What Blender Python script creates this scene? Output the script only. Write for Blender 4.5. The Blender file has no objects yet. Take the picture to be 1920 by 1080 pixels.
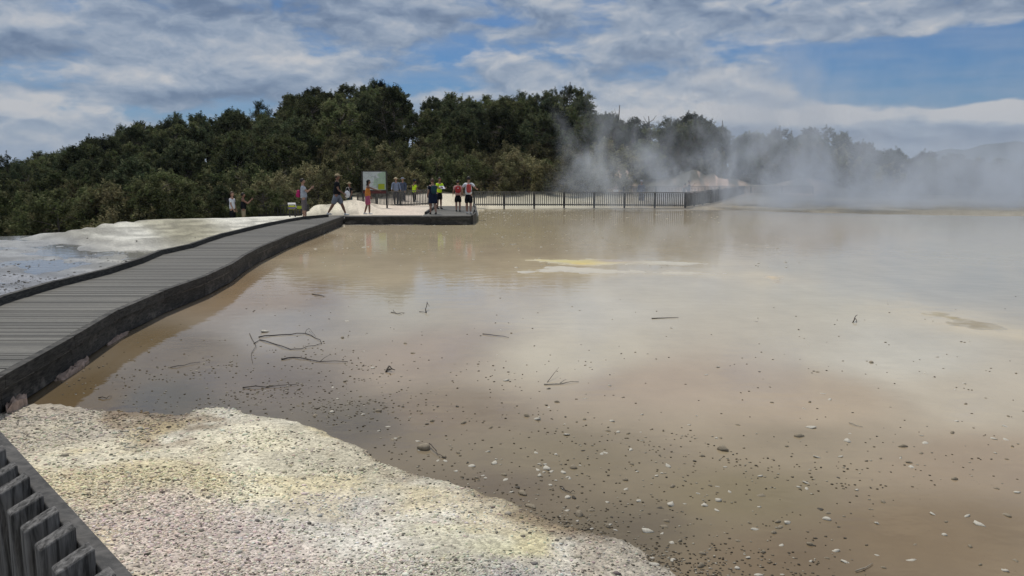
import bpy, bmesh, math, random
import numpy as np
from mathutils import Vector, Matrix
S = bpy.context.scene
C = S.collection
R = math.radians
# ------------------------------------------------------------------ camera
F = 1500.0; ZC = 2.3; PITCH = math.atan(218/1500)
cam = bpy.data.objects.new('camera', bpy.data.cameras.new('camera')); C.objects.link(cam)
cam.location = (0, 0, ZC); cam.rotation_euler = (R(90)-PITCH, 0, 0)
cam.data.sensor_width = 36; cam.data.lens = F/1920*36
cam.data.clip_start = 0.05; cam.data.clip_end = 20000
S.camera = cam
S.view_settings.view_transform = 'Standard'; S.view_settings.look = 'None'
S.view_settings.exposure = 0.0; S.view_settings.gamma = 1.0
S.cycles.volume_bounces = 2; S.cycles.max_bounces = 6; S.cycles.transparent_max_bounces = 8
S.cycles.diffuse_bounces = 2; S.cycles.glossy_bounces = 3; S.cycles.transmission_bounces = 2
S.cycles.volume_step_rate = 1.0; S.cycles.volume_max_steps = 128
S.cycles.use_denoising = True
SUN_EL = 62; SUN_AZ = -28          # azimuth clockwise from +Y (the view), degrees
SUN_STRENGTH = 3.0; SKY_STRENGTH = 0.1

def W(px, py, z=0.0):
    x = (px-960)/F; v = (540-py)/F
    d = (x, math.cos(PITCH)+v*math.sin(PITCH), -math.sin(PITCH)+v*math.cos(PITCH))
    t = (z-ZC)/d[2]
    return (d[0]*t, d[1]*t)
def topix(x, y, z):
    dz = z-ZC
    fw = y*math.cos(PITCH)-dz*math.sin(PITCH); up = y*math.sin(PITCH)+dz*math.cos(PITCH)
    fw = np.maximum(fw, 0.2)
    return 960+F*x/fw, 540-F*up/fw
def azel(px, py):
    x = (px-960)/F; v = (540-py)/F
    d = Vector((x, math.cos(PITCH)+v*math.sin(PITCH), -math.sin(PITCH)+v*math.cos(PITCH))).normalized()
    return math.degrees(math.atan2(d.x, d.y)), math.degrees(math.asin(d.z))
def at(px, D, py):                      # a point at forward distance D seen at (px, py)
    x = (px-960)/F; v = (540-py)/F
    d = (x, math.cos(PITCH)+v*math.sin(PITCH), -math.sin(PITCH)+v*math.cos(PITCH))
    t = D/d[1]
    return (d[0]*t, D, ZC+d[2]*t)

# ------------------------------------------------------------------ node helpers
def s2l(c):
    return tuple(((v/255)/12.92 if v/255 <= .04045 else ((v/255+.055)/1.055)**2.4) for v in c)
class NT:
    def __init__(s, tree): s.t = tree; s.n = tree.nodes; s.l = tree.links
    def new(s, typ, **kw):
        n = s.n.new(typ)
        for k, v in kw.items(): setattr(n, k, v)
        return n
    def put(s, sock, v):
        if v is None: return
        if isinstance(v, bpy.types.NodeSocket): s.l.new(v, sock)
        else:
            if sock.type == 'RGBA' and hasattr(v, '__len__') and len(v) == 3: v = (*v, 1)
            sock.default_value = v
    def m(s, op, a, b=None, c=None, clamp=False):
        n = s.new('ShaderNodeMath', operation=op); n.use_clamp = clamp
        s.put(n.inputs[0], a)
        if b is not None: s.put(n.inputs[1], b)
        if c is not None: s.put(n.inputs[2], c)
        return n.outputs[0]
    def vm(s, op, a, b=None):
        n = s.new('ShaderNodeVectorMath', operation=op); s.put(n.inputs[0], a)
        if b is not None: s.put(n.inputs[1], b)
        return n.outputs[0]
    def mix(s, f, a, b, blend='MIX'):
        n = s.new('ShaderNodeMix', data_type='RGBA', blend_type=blend)
        s.put(n.inputs[0], f); s.put(n.inputs[6], a); s.put(n.inputs[7], b); return n.outputs[2]
    def noise(s, vec, scale, detail=4, rough=.5, dist=0, col=False, typ=None):
        n = s.new('ShaderNodeTexNoise'); s.put(n.inputs['Vector'], vec)
        if typ: n.noise_type = typ
        n.inputs['Scale'].default_value = scale; n.inputs['Detail'].default_value = detail
        n.inputs['Roughness'].default_value = rough; n.inputs['Distortion'].default_value = dist
        return n.outputs['Color' if col else 'Fac']
    def rng(s, v, a, b, c=0., d=1., smooth=False):
        n = s.new('ShaderNodeMapRange'); n.clamp = True
        if smooth: n.interpolation_type = 'SMOOTHSTEP'
        s.put(n.inputs[0], v); s.put(n.inputs[1], a); s.put(n.inputs[2], b); s.put(n.inputs[3], c); s.put(n.inputs[4], d)
        return n.outputs[0]
    def xyz(s, x, y, z):
        n = s.new('ShaderNodeCombineXYZ'); s.put(n.inputs[0], x); s.put(n.inputs[1], y); s.put(n.inputs[2], z); return n.outputs[0]
    def sep(s, v):
        n = s.new('ShaderNodeSeparateXYZ'); s.put(n.inputs[0], v); return n.outputs
    def pos(s): return s.new('ShaderNodeNewGeometry').outputs['Position']
    def objc(s): return s.new('ShaderNodeTexCoord').outputs['Object']
    def bump(s, h, strength=.5, dist=.02):
        n = s.new('ShaderNodeBump'); s.put(n.inputs['Height'], h)
        n.inputs['Strength'].default_value = strength; n.inputs['Distance'].default_value = dist; return n.outputs[0]
def newmat(name):
    m = bpy.data.materials.new(name); m.use_nodes = True
    t = NT(m.node_tree); b = m.node_tree.nodes['Principled BSDF']
    return m, t, b
def simple(name, col, rough=.8, var=.15, scale=8., bump=.0, spec=.3, metal=0.):
    m, t, b = newmat(name)
    nz = t.noise(t.objc(), scale, 5, .6)
    k = t.rng(nz, .3, .7, 1-var, 1+var)
    c = t.vm('SCALE', t.xyz(*col)); c.node.inputs['Scale'].default_value = 1; t.l.new(k, c.node.inputs['Scale'])
    t.put(b.inputs['Base Color'], c)
    b.inputs['Roughness'].default_value = rough; b.inputs['Specular IOR Level'].default_value = spec
    b.inputs['Metallic'].default_value = metal
    if bump: t.put(b.inputs['Normal'], t.bump(nz, bump, .01))
    return m

# ------------------------------------------------------------------ world: sky with clouds
world = bpy.data.worlds.new('World'); S.world = world; world.use_nodes = True
t = NT(world.node_tree); bg = world.node_tree.nodes['Background']
sky = t.new('ShaderNodeTexSky', sky_type='NISHITA'); sky.sun_disc = False
sky.sun_elevation = R(SUN_EL); sky.sun_rotation = R(SUN_AZ)
sky.air_density = 1.0; sky.dust_density = 0.4; sky.ozone_density = 2.0
d = t.vm('NORMALIZE', t.new('ShaderNodeTexCoord').outputs['Generated'])
dx, dy, dz = t.sep(d)
AZ = t.m('MULTIPLY', t.m('ARCTAN2', dx, dy), 57.2958); EL = t.m('MULTIPLY', t.m('ARCSINE', dz), 57.2958)
p0 = t.xyz(AZ, t.m('MULTIPLY', EL, 2.4), 0.)
warp = t.vm('SUBTRACT', t.noise(p0, .22, 3, .55, col=True), (.5, .5, .5))
wsep = t.sep(warp)
AZw = t.m('ADD', AZ, t.m('MULTIPLY', wsep[0], 4.)); ELw = t.m('ADD', EL, t.m('MULTIPLY', wsep[1], 1.3))
def blobs(lst):
    acc = None
    for (px, py, rx, ry, amp) in lst:
        a0, e0 = azel(px, py); sx = rx/F*57.3; sy = ry/F*57.3
        q = t.m('ADD', t.m('POWER', t.m('DIVIDE', t.m('SUBTRACT', AZw, a0), sx), 2.), t.m('POWER', t.m('DIVIDE', t.m('SUBTRACT', ELw, e0), sy), 2.))
        g = t.m('MULTIPLY', t.m('POWER', 2.71828, t.m('MULTIPLY', q, -1.)), amp)
        acc = g if acc is None else t.m('ADD', acc, g)
    return acc
# where the cover opens to blue (negative) and where it is thick (positive)
cover = blobs([(1660,150,290,62,-.6),(1880,120,200,60,-.5),(1420,90,110,26,-.12),(230,212,170,18,-.32),(560,185,150,14,-.14),(780,95,170,30,-.22),(930,40,60,10,-.25),(800,150,110,22,-.2),
               (1720,35,260,26,.42),(1330,190,250,48,.5),(1600,215,380,15,.5),(1900,200,70,28,.45),(1600,258,600,26,.5),(420,110,280,60,.2),(70,265,160,30,.2),(60,200,110,22,.2)])
bright = blobs([(150,40,180,45,.1),(150,135,140,28,.2),(560,100,130,28,.16),(730,40,90,20,.25),(900,90,80,25,.2),(1100,100,60,14,.2),(70,205,100,24,.35),(90,270,150,30,.3),(900,175,500,22,.12),(1330,190,230,45,.14),(1560,214,330,15,.6),(1330,200,190,30,.2),(1890,200,80,28,.55),(1755,248,40,7,.35),(1100,15,220,22,.1),
                (500,25,330,26,-.3),(60,90,120,14,-.3),(230,172,260,12,-.3),(1650,252,420,13,-.32),(1850,262,160,9,-.2),(820,30,160,18,-.25),(330,60,90,10,-.2)])
n1 = t.noise(t.xyz(AZw, t.m('MULTIPLY', ELw, 1.9), 0.), .135, 10, .54)
n1b = t.noise(t.xyz(AZw, t.m('MULTIPLY', t.m('ADD', ELw, .6), 1.9), 0.), .135, 10, .54)
n2 = t.noise(t.xyz(AZ, t.m('MULTIPLY', EL, 5.), 3.), .5, 7, .6, .4)
dens = t.m('ADD', t.m('ADD', t.m('MULTIPLY', n1, 1.5), t.m('MULTIPLY', n2, .22)), t.m('ADD', cover, -.20))
cov = t.rng(dens, .38, .66, 0., 1., True)
shade = t.m('MULTIPLY', t.m('SUBTRACT', n1, n1b), 3.2)
br = t.m('ADD', t.m('ADD', t.m('ADD', shade, .52), bright), t.m('MULTIPLY', t.m('SUBTRACT', n2, .5), .18))
br = t.m('ADD', br, t.rng(EL, 12., 50., 0., .25))
ramp = t.new('ShaderNodeValToRGB'); t.put(ramp.inputs[0], br)
cr = ramp.color_ramp
CS = 1/SKY_STRENGTH
stops = [(.10, (104,120,144)), (.36, (132,146,166)), (.58, (156,167,182)), (.82, (184,188,194)), (1.0, (204,202,201))]
while len(cr.elements) < len(stops): cr.elements.new(.5)
for e, (p_, c_) in zip(cr.elements, stops): e.position = p_; e.color = (*s2l(c_), 1)
cloudc = t.vm('SCALE', ramp.outputs[0]); cloudc.node.inputs['Scale'].default_value = CS*1.0
skyc = t.mix(1., sky.outputs[0], (.185, .40, .66), 'MULTIPLY')
skyc = t.mix(t.rng(EL, 0., 5.5, .4, 0.), skyc, tuple(v*CS for v in s2l((140,158,180))))
veil = t.m('MULTIPLY', t.rng(t.noise(t.xyz(AZw, t.m('MULTIPLY', EL, 6.), 7.), .16, 6, .6), .36, .66, .08, .55), t.rng(EL, 0., 14., 1., .5))
skyc = t.mix(veil, skyc, tuple(v*CS for v in s2l((150,164,184))))
fin = t.mix(t.m('MULTIPLY', cov, .9), skyc, cloudc)
t.put(bg.inputs['Color'], fin); bg.inputs['Strength'].default_value = SKY_STRENGTH
# ------------------------------------------------------------------ sun
sun = bpy.data.objects.new('sun', bpy.data.lights.new('sun', 'SUN')); C.objects.link(sun)
sun.data.energy = SUN_STRENGTH; sun.data.angle = R(.5); sun.data.color = (1, .95, .87)
sd_ = Vector((math.sin(R(SUN_AZ))*math.cos(R(SUN_EL)), math.cos(R(SUN_AZ))*math.cos(R(SUN_EL)), math.sin(R(SUN_EL))))
sun.rotation_euler = sd_.to_track_quat('Z', 'Y').to_euler(); sun.location = (0, 0, 60)

# ------------------------------------------------------------------ object helpers
def tag(o, label=None, cat=None, group=None, kind=None):
    if label: o['label'] = label
    if cat: o['category'] = cat
    if group: o['group'] = group
    if kind: o['kind'] = kind
    return o
def empty(name, loc=(0,0,0), rz=0.):
    o = bpy.data.objects.new(name, None); C.objects.link(o); o.location = loc; o.rotation_euler = (0, 0, rz); o.empty_display_size = .1
    return o
def mesh_np(name, V, Fc, mat, parent=None, smooth=False, attrs=None):
    V = np.asarray(V, dtype=np.float32); Fc = np.asarray(Fc, dtype=np.int32)
    me = bpy.data.meshes.new(name); k = Fc.shape[1]
    me.vertices.add(len(V)); me.vertices.foreach_set('co', V.ravel())
    me.loops.add(Fc.size); me.loops.foreach_set('vertex_index', Fc.ravel())
    me.polygons.add(len(Fc)); me.polygons.foreach_set('loop_start', np.arange(len(Fc), dtype=np.int32)*k)
    me.polygons.foreach_set('loop_total', np.full(len(Fc), k, dtype=np.int32))
    if smooth: me.polygons.foreach_set('use_smooth', np.ones(len(Fc), dtype=bool))
    me.update(calc_edges=True)
    for an, av in (attrs or {}).items():
        if av.ndim == 2:
            a = me.attributes.new(an, 'FLOAT_COLOR', 'POINT'); a.data.foreach_set('color', np.concatenate([av, np.ones((len(av),1))], 1).astype(np.float32).ravel())
        else:
            a = me.attributes.new(an, 'FLOAT', 'POINT'); a.data.foreach_set('value', av.astype(np.float32))
    if mat: me.materials.append(mat)
    o = bpy.data.objects.new(name, me); C.objects.link(o)
    if parent: o.parent = parent
    return o
class MB:
    def __init__(s): s.v = []; s.f = []; s.mi = []; s.sm = []
    def add(s, vs, fs, mi=0, sm=False):
        b = len(s.v); s.v += [tuple(v) for v in vs]; s.f += [tuple(i+b for i in f) for f in fs]; s.mi += [mi]*len(fs); s.sm += [sm]*len(fs); return s
    def box(s, c, d, rz=0., mi=0, M=None, bev=0.):
        x, y, z = d[0]/2, d[1]/2, d[2]/2
        cs, sn = math.cos(rz), math.sin(rz); vs = []
        if bev:
            bm = bmesh.new(); bmesh.ops.create_cube(bm, size=1)
            for v in bm.verts: v.co = Vector((v.co.x*d[0], v.co.y*d[1], v.co.z*d[2]))
            bmesh.ops.bevel(bm, geom=bm.edges[:], offset=bev, segments=2, affect='EDGES', profile=.5)
            pts = [v.co.copy() for v in bm.verts]; fs = [[v.index for v in f.verts] for f in bm.faces]; bm.free()
        else:
            pts = [Vector((a*x, b*y, c_*z)) for a in (-1,1) for b in (-1,1) for c_ in (-1,1)]
            fs = [(0,1,3,2),(4,6,7,5),(0,4,5,1),(2,3,7,6),(0,2,6,4),(1,5,7,3)]
        for p in pts:
            if M is not None: q = M @ p; vs.append((q.x+c[0], q.y+c[1], q.z+c[2]))
            else: vs.append((p.x*cs-p.y*sn+c[0], p.x*sn+p.y*cs+c[1], p.z+c[2]))
        return s.add(vs, fs, mi)
    def tube(s, pts, rad, seg=6, mi=0, sm=True, flat=1.):
        pts = [Vector(p) for p in pts]; n = len(pts); vs = []; fs = []
        if not hasattr(rad, '__len__'): rad = [rad]*n
        for i, p in enumerate(pts):
            tdir = (pts[min(i+1, n-1)]-pts[max(i-1, 0)]).normalized()
            a = Vector((0,0,1)) if abs(tdir.z) < .9 else Vector((1,0,0))
            u = tdir.cross(a).normalized(); w = u.cross(tdir).normalized()
            for k in range(seg):
                th = 2*math.pi*k/seg; vs.append(p+u*math.cos(th)*rad[i]+w*math.sin(th)*rad[i]*flat)
        for i in range(n-1):
            for k in range(seg): fs.append((i*seg+k, i*seg+(k+1) % seg, (i+1)*seg+(k+1) % seg, (i+1)*seg+k))
        fs.append(tuple(range(seg))[::-1]); fs.append(tuple((n-1)*seg+k for k in range(seg)))
        return s.add(vs, fs, mi, sm)
    def ball(s, c, r, mi=0, sub=2, fn=None, M=None):
        bm = bmesh.new(); bmesh.ops.create_icosphere(bm, subdivisions=sub, radius=1)
        vs = []
        for v in bm.verts:
            p = v.co.copy()
            if fn: p = fn(p)
            p = Vector((p.x*r[0], p.y*r[1], p.z*r[2]))
            if M is not None: p = M @ p
            vs.append(p+Vector(c))
        fs = [[v.index for v in f.verts] for f in bm.faces]; bm.free()
        return s.add(vs, fs, mi, True)
    def mesh(s, name, mats):
        me = bpy.data.meshes.new(name); me.from_pydata(s.v, [], s.f)
        me.polygons.foreach_set('material_index', s.mi); me.polygons.foreach_set('use_smooth', s.sm)
        for m in (mats if isinstance(mats, (list, tuple)) else [mats]): me.materials.append(m)
        me.update(); return me
    def build(s, name, mats, parent=None):
        o = bpy.data.objects.new(name, s.mesh(name, mats)); C.objects.link(o)
        if parent: o.parent = parent
        return o
def kids(o): return [c for c in C.objects if c.parent == o]
def copy_tree(o, parent=None):
    c = o.copy(); C.objects.link(c); c.parent = parent
    for ch in KID.get(o.name, []): copy_tree(ch, c)
    return c
KID = {}
def remember(o):
    KID[o.name] = [c for c in C.objects if c.parent == o]
    for c in KID[o.name]: remember(c)

# numpy value noise
_rs = np.random.RandomState(7); _T = _rs.rand(512, 512)
def vnoise(x, y):
    xi = np.floor(x).astype(int); yi = np.floor(y).astype(int); fx = x-xi; fy = y-yi
    fx = fx*fx*(3-2*fx); fy = fy*fy*(3-2*fy)
    a = _T[xi % 512, yi % 512]; b = _T[(xi+1) % 512, yi % 512]; c = _T[xi % 512, (yi+1) % 512]; e = _T[(xi+1) % 512, (yi+1) % 512]
    return (a*(1-fx)+b*fx)*(1-fy)+(c*(1-fx)+e*fx)*fy
def fbm(x, y, o=4):
    r = 0; a = .5; s = 1.
    for i in range(o): r = r+a*vnoise(x*s+i*17.3, y*s+i*9.1); a *= .5; s *= 2.03
    return r
def sm(x, a=0., b=1.):
    k = np.clip((x-a)/(b-a), 0, 1); return k*k*(3-2*k)
def sdpoly(x, y, P):
    P = np.array(P); x = np.asarray(x, float); y = np.asarray(y, float)
    d = np.full(x.shape, 1e9); ins = np.zeros(x.shape, bool); n = len(P)
    for i in range(n):
        a = P[i]; b = P[(i+1) % n]; e = b-a; wx = x-a[0]; wy = y-a[1]
        k = np.clip((wx*e[0]+wy*e[1])/(e@e+1e-12), 0, 1)
        d = np.minimum(d, (wx-e[0]*k)**2+(wy-e[1]*k)**2)
        c = ((a[1] > y) != (b[1] > y)) & (x < (b[0]-a[0])*(y-a[1])/((b[1]-a[1]) if abs(b[1]-a[1]) > 1e-9 else 1e-9)+a[0])
        ins ^= c
    d = np.sqrt(d); return np.where(ins, d, -d)
def idw(px, py, pts, sx=1., sy=1., pw=3.0, out=None):
    px = np.asarray(px, float); num = np.zeros(px.shape+(3,)); den = np.zeros(px.shape)
    for (a, b, c) in pts:
        w = 1/((((px-a)*sx)**2+((py-b)*sy)**2)**(pw/2)+30.**pw); num += w[..., None]*np.array(s2l(c)); den += w
    return num/den[..., None]

# ------------------------------------------------------------------ ground plan
lake_px = [(60,752),(170,766),(260,775),(320,782),(352,779),(372,769),(405,765),(440,767),(458,775),(510,780),(560,790),(600,803),(640,817),(680,832),(705,845),(742,866),(790,884),(850,908),(900,930),(960,952),(1010,968),(1070,988),(1110,1003),(1150,1022),(1190,1045),(1240,1076)]
LAKE = [W(a, b) for a, b in lake_px] + [(1.5,3.2),(3.2,2.2),(8,1.5),(30,0),(75,5),(80,45)]
LAKE += [W(a, b) for a, b in [(2300,412),(1920,405),(1700,401),(1500,397),(1330,393),(1200,392),(1000,391),(893,390)]]
LAKE += [(-1.9,44),(-2.2,35.9),(-7.9,35.8),(-7.9,30.),(-7.2,20),(-6.6,14.5),(-6.2,11),(-5.9,8.9)]
POOL = [W(a, b, .0) for a, b in [(-500,470),(-200,452),(0,446),(110,450),(210,462),(330,463),(300,478),(235,497),(165,518),(70,540),(0,560),(-200,610),(-500,640)]]
DECKP = [W(a, b, .4) for a, b in [(-230,650),(0,555),(70,533),(172,510),(246,490),(303,467),(352,458),(408,439),(494,419),(556,407)]]+[(-8.9,37.4),(-4.1,37.5),(-4.3,47.6),(-2.2,47.8),(-1.8,35)]+[W(a, b, .4) for a, b in [(645,405),(603,420),(544,440),(471,471),(426,501),(376,522),(317,541),(246,569),(197,594),(120,643),(0,708),(-210,822)]]
SKY_PX = [(-400,345),(-200,335),(0,318),(50,296),(100,286),(180,262),(240,242),(300,225),(370,214),(400,222),(470,200),(540,197),(570,175),(640,174),(690,158),(750,158),(768,205),(800,190),(850,184),(900,186),(950,177),(1000,177),(1060,165),(1100,182),(1140,215),(1200,232),(1270,224),(1300,216),(1350,245),(1400,246),(1450,246),(1540,242),(1600,264),(1650,280),(1700,285),(1750,290),(1920,300),(2300,305)]
_az = np.array([math.atan((a-960)/F/math.cos(PITCH)) for a, b in SKY_PX])
_te = np.array([(322-b)/F for a, b in SKY_PX])
def sky_tan(x, y): return np.interp(np.arctan2(x, y), _az, _te)      # tan elevation of the wooded skyline
def edge_y(x, y):                                                   # distance of the terrace edge on the left
    px = 960+F*np.tan(np.arctan2(x, np.maximum(y, .1)))
    return np.interp(px, [-400, 0, 110, 270, 330, 560, 640, 700], [24, 27, 28.5, 34, 36, 38, 46, 70])
def forest_ground(x, y):
    r = y
    crest = sky_tan(x, y)*108+2.3-6.0
    px = 960+F*np.tan(np.arctan2(x, np.maximum(y, .1)))
    base = np.interp(px, [0, 300, 560, 640, 800, 1920], [-2.2, -1.6, -.6, .0, .4, .3])
    k = sm(r, 55., 108.)
    h = base*(1-k)+np.maximum(crest, base-1)*k
    h = h - sm(r, 112, 200)*6*(h > 0)
    # pale bank behind the second fence
    bank = .55*np.exp(-((px-1330)/60)**4)*(.35+1.3*fbm(px*.045, y*.5, 4))+.7*np.exp(-((px-1165)/20)**2)*(.6+.8*fbm(px*.09, y*.5, 3))+.3*np.exp(-((px-1500)/40)**2)
    h = h + np.minimum(bank, 1)*1.9*sm(r+6*(fbm(px*.05+3, y*.2, 3)-.45), 69, 74)*(1-sm(r, 76, 90))
    return h
def ground(x, y):
    x = np.asarray(x, float); y = np.asarray(y, float)
    sd = sdpoly(x, y, LAKE)+np.where(y < 12, (fbm(x*2.2, y*2.2, 4)-.46)*.30+(fbm(x*.8+7, y*.8, 2)-.37)*.25, 0); out = np.maximum(-sd, 0); ins = np.maximum(sd, 0)
    px = 960+F*np.tan(np.arctan2(x, np.maximum(y, .1)))
    n_s = fbm(x*.9, y*.9, 4)-.47; n_f = fbm(x*5, y*5, 3)-.44
    # near beach
    nb = .003+.022*sm(out, 0, .40)+.07*sm(out, .25, 1.4)+.12*sm(out, .8, 3.2)+n_s*.09*sm(out, 0.1, .9)+n_f*.016*sm(out, 0, .3)
    px_, py_ = topix(x, y, 0.)
    ledge = np.exp(-((px_-600)/190)**2)*np.exp(-((py_-800)/60)**2)
    nb = nb + ledge*sm(out, 0.01, .12)*.055
    # left terrace with its grey pool
    sp = sdpoly(x, y, POOL)
    lt = .10+.09*n_s+.05*n_f + .14*sm(y, 20, 34)+.1*sm(fbm(x*.5+3, y*.5, 3), .45, .6)*sm(y, 15, 24)
    crust = .075*sm(fbm(x*1.1, y*.7+9, 5), .40, .60)*sm(y, 11, 16)
    lt = lt*(1-sm(sp, -.5, .5))+(-.03+crust)*sm(sp, -.5, .5)
    lt = lt-.05*np.exp(-((x+8.3)/1.5)**2)*(y > 30)
    # far sinter
    mound = .44*np.exp(-((px-663)/42)**2)*np.exp(-((y-43.0)/2.6)**2)+.24*np.exp(-((px-600)/26)**2)*np.exp(-((y-41.5)/1.8)**2)
    ft = .19+.05*n_s+.05*fbm(x*.7, y*2.2, 3)+.16*sm(y, 38, 44)*(1-sm(px, 680, 720))+mound+.55*sm(y, 50, 57)*sm(px, 690, 830)*(1-sm(px, 845, 880))
    left = x < -1.8
    k = sm(y, 32, 37)
    land_l = lt*(1-k)+ft*k
    land_r = .012+.07*sm(out, 0, .8)+.05*n_s+.25*sm(y, 53, 62)
    near = (y < 11.5) & (x > -6.5)
    q = sm(y, 8.3, 9.5)
    land = np.where(left & (y > 9.5), land_l, np.where(y < 30, nb, land_r))
    land = np.where((y <= 9.5) & (y > 8.3) & (x < -5), nb*(1-q)+land_l*q, land)
    land = np.where(out > 0, land, 0)
    # terrace edge and the ground beyond it
    fg = forest_ground(x, y)+(fbm(x*.15, y*.15, 3)-.45)*1.0*sm(y, 60, 75)
    e = edge_y(x, y)+ (fbm(x*.4, y*.1, 3)-.45)*3
    kk = np.where(px < 660, sm(y, e, e+5.), sm(y, 56, 64))
    land = land*(1-kk)+fg*kk
    land = np.where(out > 0, land, 0)
    dk = sdpoly(x, y, DECKP); land = np.where(dk > -.25, np.minimum(land, .20-.16*sm(dk, -.2, .3)), land)
    bed = -.03-.12*sm(ins, 0, 1.5)
    h = np.where(sd > 0, bed, land)
    far = sm(np.hypot(x, y), 150, 400)
    return h*(1-far)+far*(-1.0)

def wrap_az(fine, lim, coarse):
    a = np.concatenate([np.linspace(-lim, lim, fine), np.linspace(lim, 360-lim, coarse+2)[1:-1]]); return np.radians(a)
def rings(r0, r1, q, far):
    r = [r0]
    while r[-1] < r1: r.append(r[-1]+max(.02, q*r[-1]**2/1840.))
    while r[-1] < far: r.append(r[-1]*1.045+.2)
    return np.array(r)
AZS = wrap_az(460, 40, 70); RS = rings(1.2, 62, 1.6, 9000)
def polar(AZS, RS):
    A, Rr = np.meshgrid(AZS, RS); X = Rr*np.sin(A); Y = Rr*np.cos(A)
    nr, na = A.shape; i = np.arange(nr-1)[:, None]*na; j = np.arange(na)[None, :]; j2 = (j+1) % na
    Fc = np.stack([i+j, i+j2, i+na+j2, i+na+j], -1).reshape(-1, 4)[:, ::-1]
    return X.ravel(), Y.ravel(), Fc
GX, GY, GF = polar(AZS, RS)
GZ = ground(GX, GY)
ppx, ppy = topix(GX, GY, 0.)
tint_pts = [(50,790,(178,165,145)),(200,800,(185,173,150)),(250,772,(150,122,88)),(330,790,(160,135,100)),(400,780,(205,200,178)),(400,870,(214,205,170)),(200,880,(205,195,160)),(300,940,(214,196,135)),(170,950,(215,195,135)),
  (600,980,(196,190,182)),(500,900,(215,205,160)),(700,1045,(205,200,190)),(500,780,(205,200,175)),(620,830,(190,182,150)),(650,880,(205,195,160)),(780,930,(200,193,168)),(950,1022,(206,203,150)),(850,950,(210,206,190)),(1050,1030,(188,184,172)),(1000,975,(165,150,128)),(760,880,(190,178,145)),(880,930,(170,150,122)),(1150,1040,(172,158,138)),
  (250,1050,(205,180,170)),(450,1050,(205,185,178)),(1100,1075,(175,172,168)),(560,800,(175,165,130)),(690,850,(180,165,125)),
  (100,480,(165,170,175)),(250,450,(215,214,205)),(300,425,(170,166,146)),(420,400,(222,220,210)),(150,432,(180,178,168)),(500,400,(214,212,200)),(60,540,(150,155,165)),(350,440,(165,160,138)),(180,415,(190,188,175)),
  (700,385,(222,210,192)),(450,396,(225,224,215)),(600,392,(220,212,190)),(760,392,(214,196,182)),(800,380,(222,214,200)),(840,372,(208,196,170)),(860,380,(214,204,182)),(1000,385,(196,190,170)),(1300,385,(150,140,124)),(1500,392,(150,144,132)),(1700,398,(150,145,134))]
nearm = (GY < 12)*1.; gcol = idw(ppx+(fbm(GX*1.7+3, GY*1.7, 4)-.46)*420*nearm, ppy+(fbm(GX*1.7, GY*1.7+30, 4)-.46)*190*nearm, tint_pts, 1., 2.2, 3.5)
hue = fbm(GX*2.2+5, GY*2.2, 4)[:, None]; gl = gcol.mean(1, keepdims=True); gcol = gl+(gcol-gl)*np.where(GY < 12, .42, .9)[:, None]*np.array((1., 1., 1.15))*np.array((1, 1, 1)); gcol *= (.80+.42*hue)*np.where(GY[:, None] < 12, np.array((1.03, 1., .93)), 1.)*np.where(GY < 12, 1.14, 1.)[:, None]
mot = sm(fbm(GX*.9+11, GY*1.9+GX*.3, 5), .36, .60)[:, None]; lm = ((GX < -7.5) & (GY > 12))[:, None]; gcol = np.where(lm, gcol*(.58+.5*mot), gcol)
yel = sm(fbm(GX*1.3+40, GY*1.3, 4), .54, .66)[:, None]*(GY < 9)[:, None]; gcol = gcol*1.07*(1-.35*yel)+np.array(s2l((208,190,138)))*.35*yel
rim = sdpoly(GX, GY, LAKE); rimk = (np.exp(-(np.maximum(GZ, 0)/.016)**2)*sm(fbm(GX*3, GY*3, 3), .25, .5)*(GY < 12)*(GX > -6.5))[:, None]*(1-.6*np.exp(-((ppx-600)/150)**2)*np.exp(-((ppy-805)/70)**2))[:, None]
gcol = gcol*(1-.6*rimk)+np.array(s2l((120,98,72)))*.6*rimk
soil = np.where(960+F*np.tan(np.arctan2(GX, np.maximum(GY, .1))) < 660, sm(GY, edge_y(GX, GY)+1.0, edge_y(GX, GY)+4.), sm(GY, 59, 63))
bankpx = 960+F*np.tan(np.arctan2(GX, np.maximum(GY, .1)))
bankm = np.clip(np.exp(-((bankpx-1330)/85)**4)+np.exp(-((bankpx-1165)/26)**4)+.8*np.exp(-((bankpx-1500)/50)**4), 0, 1)*sm(GY, 60, 66)*(1-sm(GY, 76, 79))*sm(fbm(GX*.6, GY*.6+GZ*1.5, 3), .3, .42)
soil = soil*(1-bankm); soil = np.maximum(soil, (GY < -3)*0.0)
bk = bankm[:, None]; gcol = gcol*(1-bk)+bk*(np.array(s2l((205,176,156)))*(.35+1.2*fbm(GX*.7, GY*.3+GZ*4., 4)[:, None]))
gcol = gcol*(1-soil[:, None])+np.array((.045, .045, .025))*soil[:, None]
wet = np.clip(np.exp(-np.maximum(-rim, 0)/.12)+sm(sdpoly(GX, GY, POOL), -.9, .3), 0, 1)*(1-soil)
m_ground, t, b = newmat('sinter_ground')
P = t.pos(); ca = t.new('ShaderNodeAttribute', attribute_name='tint').outputs['Color']
wa = t.new('ShaderNodeAttribute', attribute_name='wet').outputs['Fac']
vor = t.new('ShaderNodeTexVoronoi'); t.put(vor.inputs['Vector'], P); vor.inputs['Scale'].default_value = 42
vor2 = t.new('ShaderNodeTexVoronoi'); t.put(vor2.inputs['Vector'], P); vor2.inputs['Scale'].default_value = 95
g1 = t.noise(P, 9, 6, .65); g2 = t.noise(P, 60, 4, .7)
cellv = t.sep(vor.outputs['Color'])[0]; cellv2 = t.sep(vor2.outputs['Color'])[1]
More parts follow.
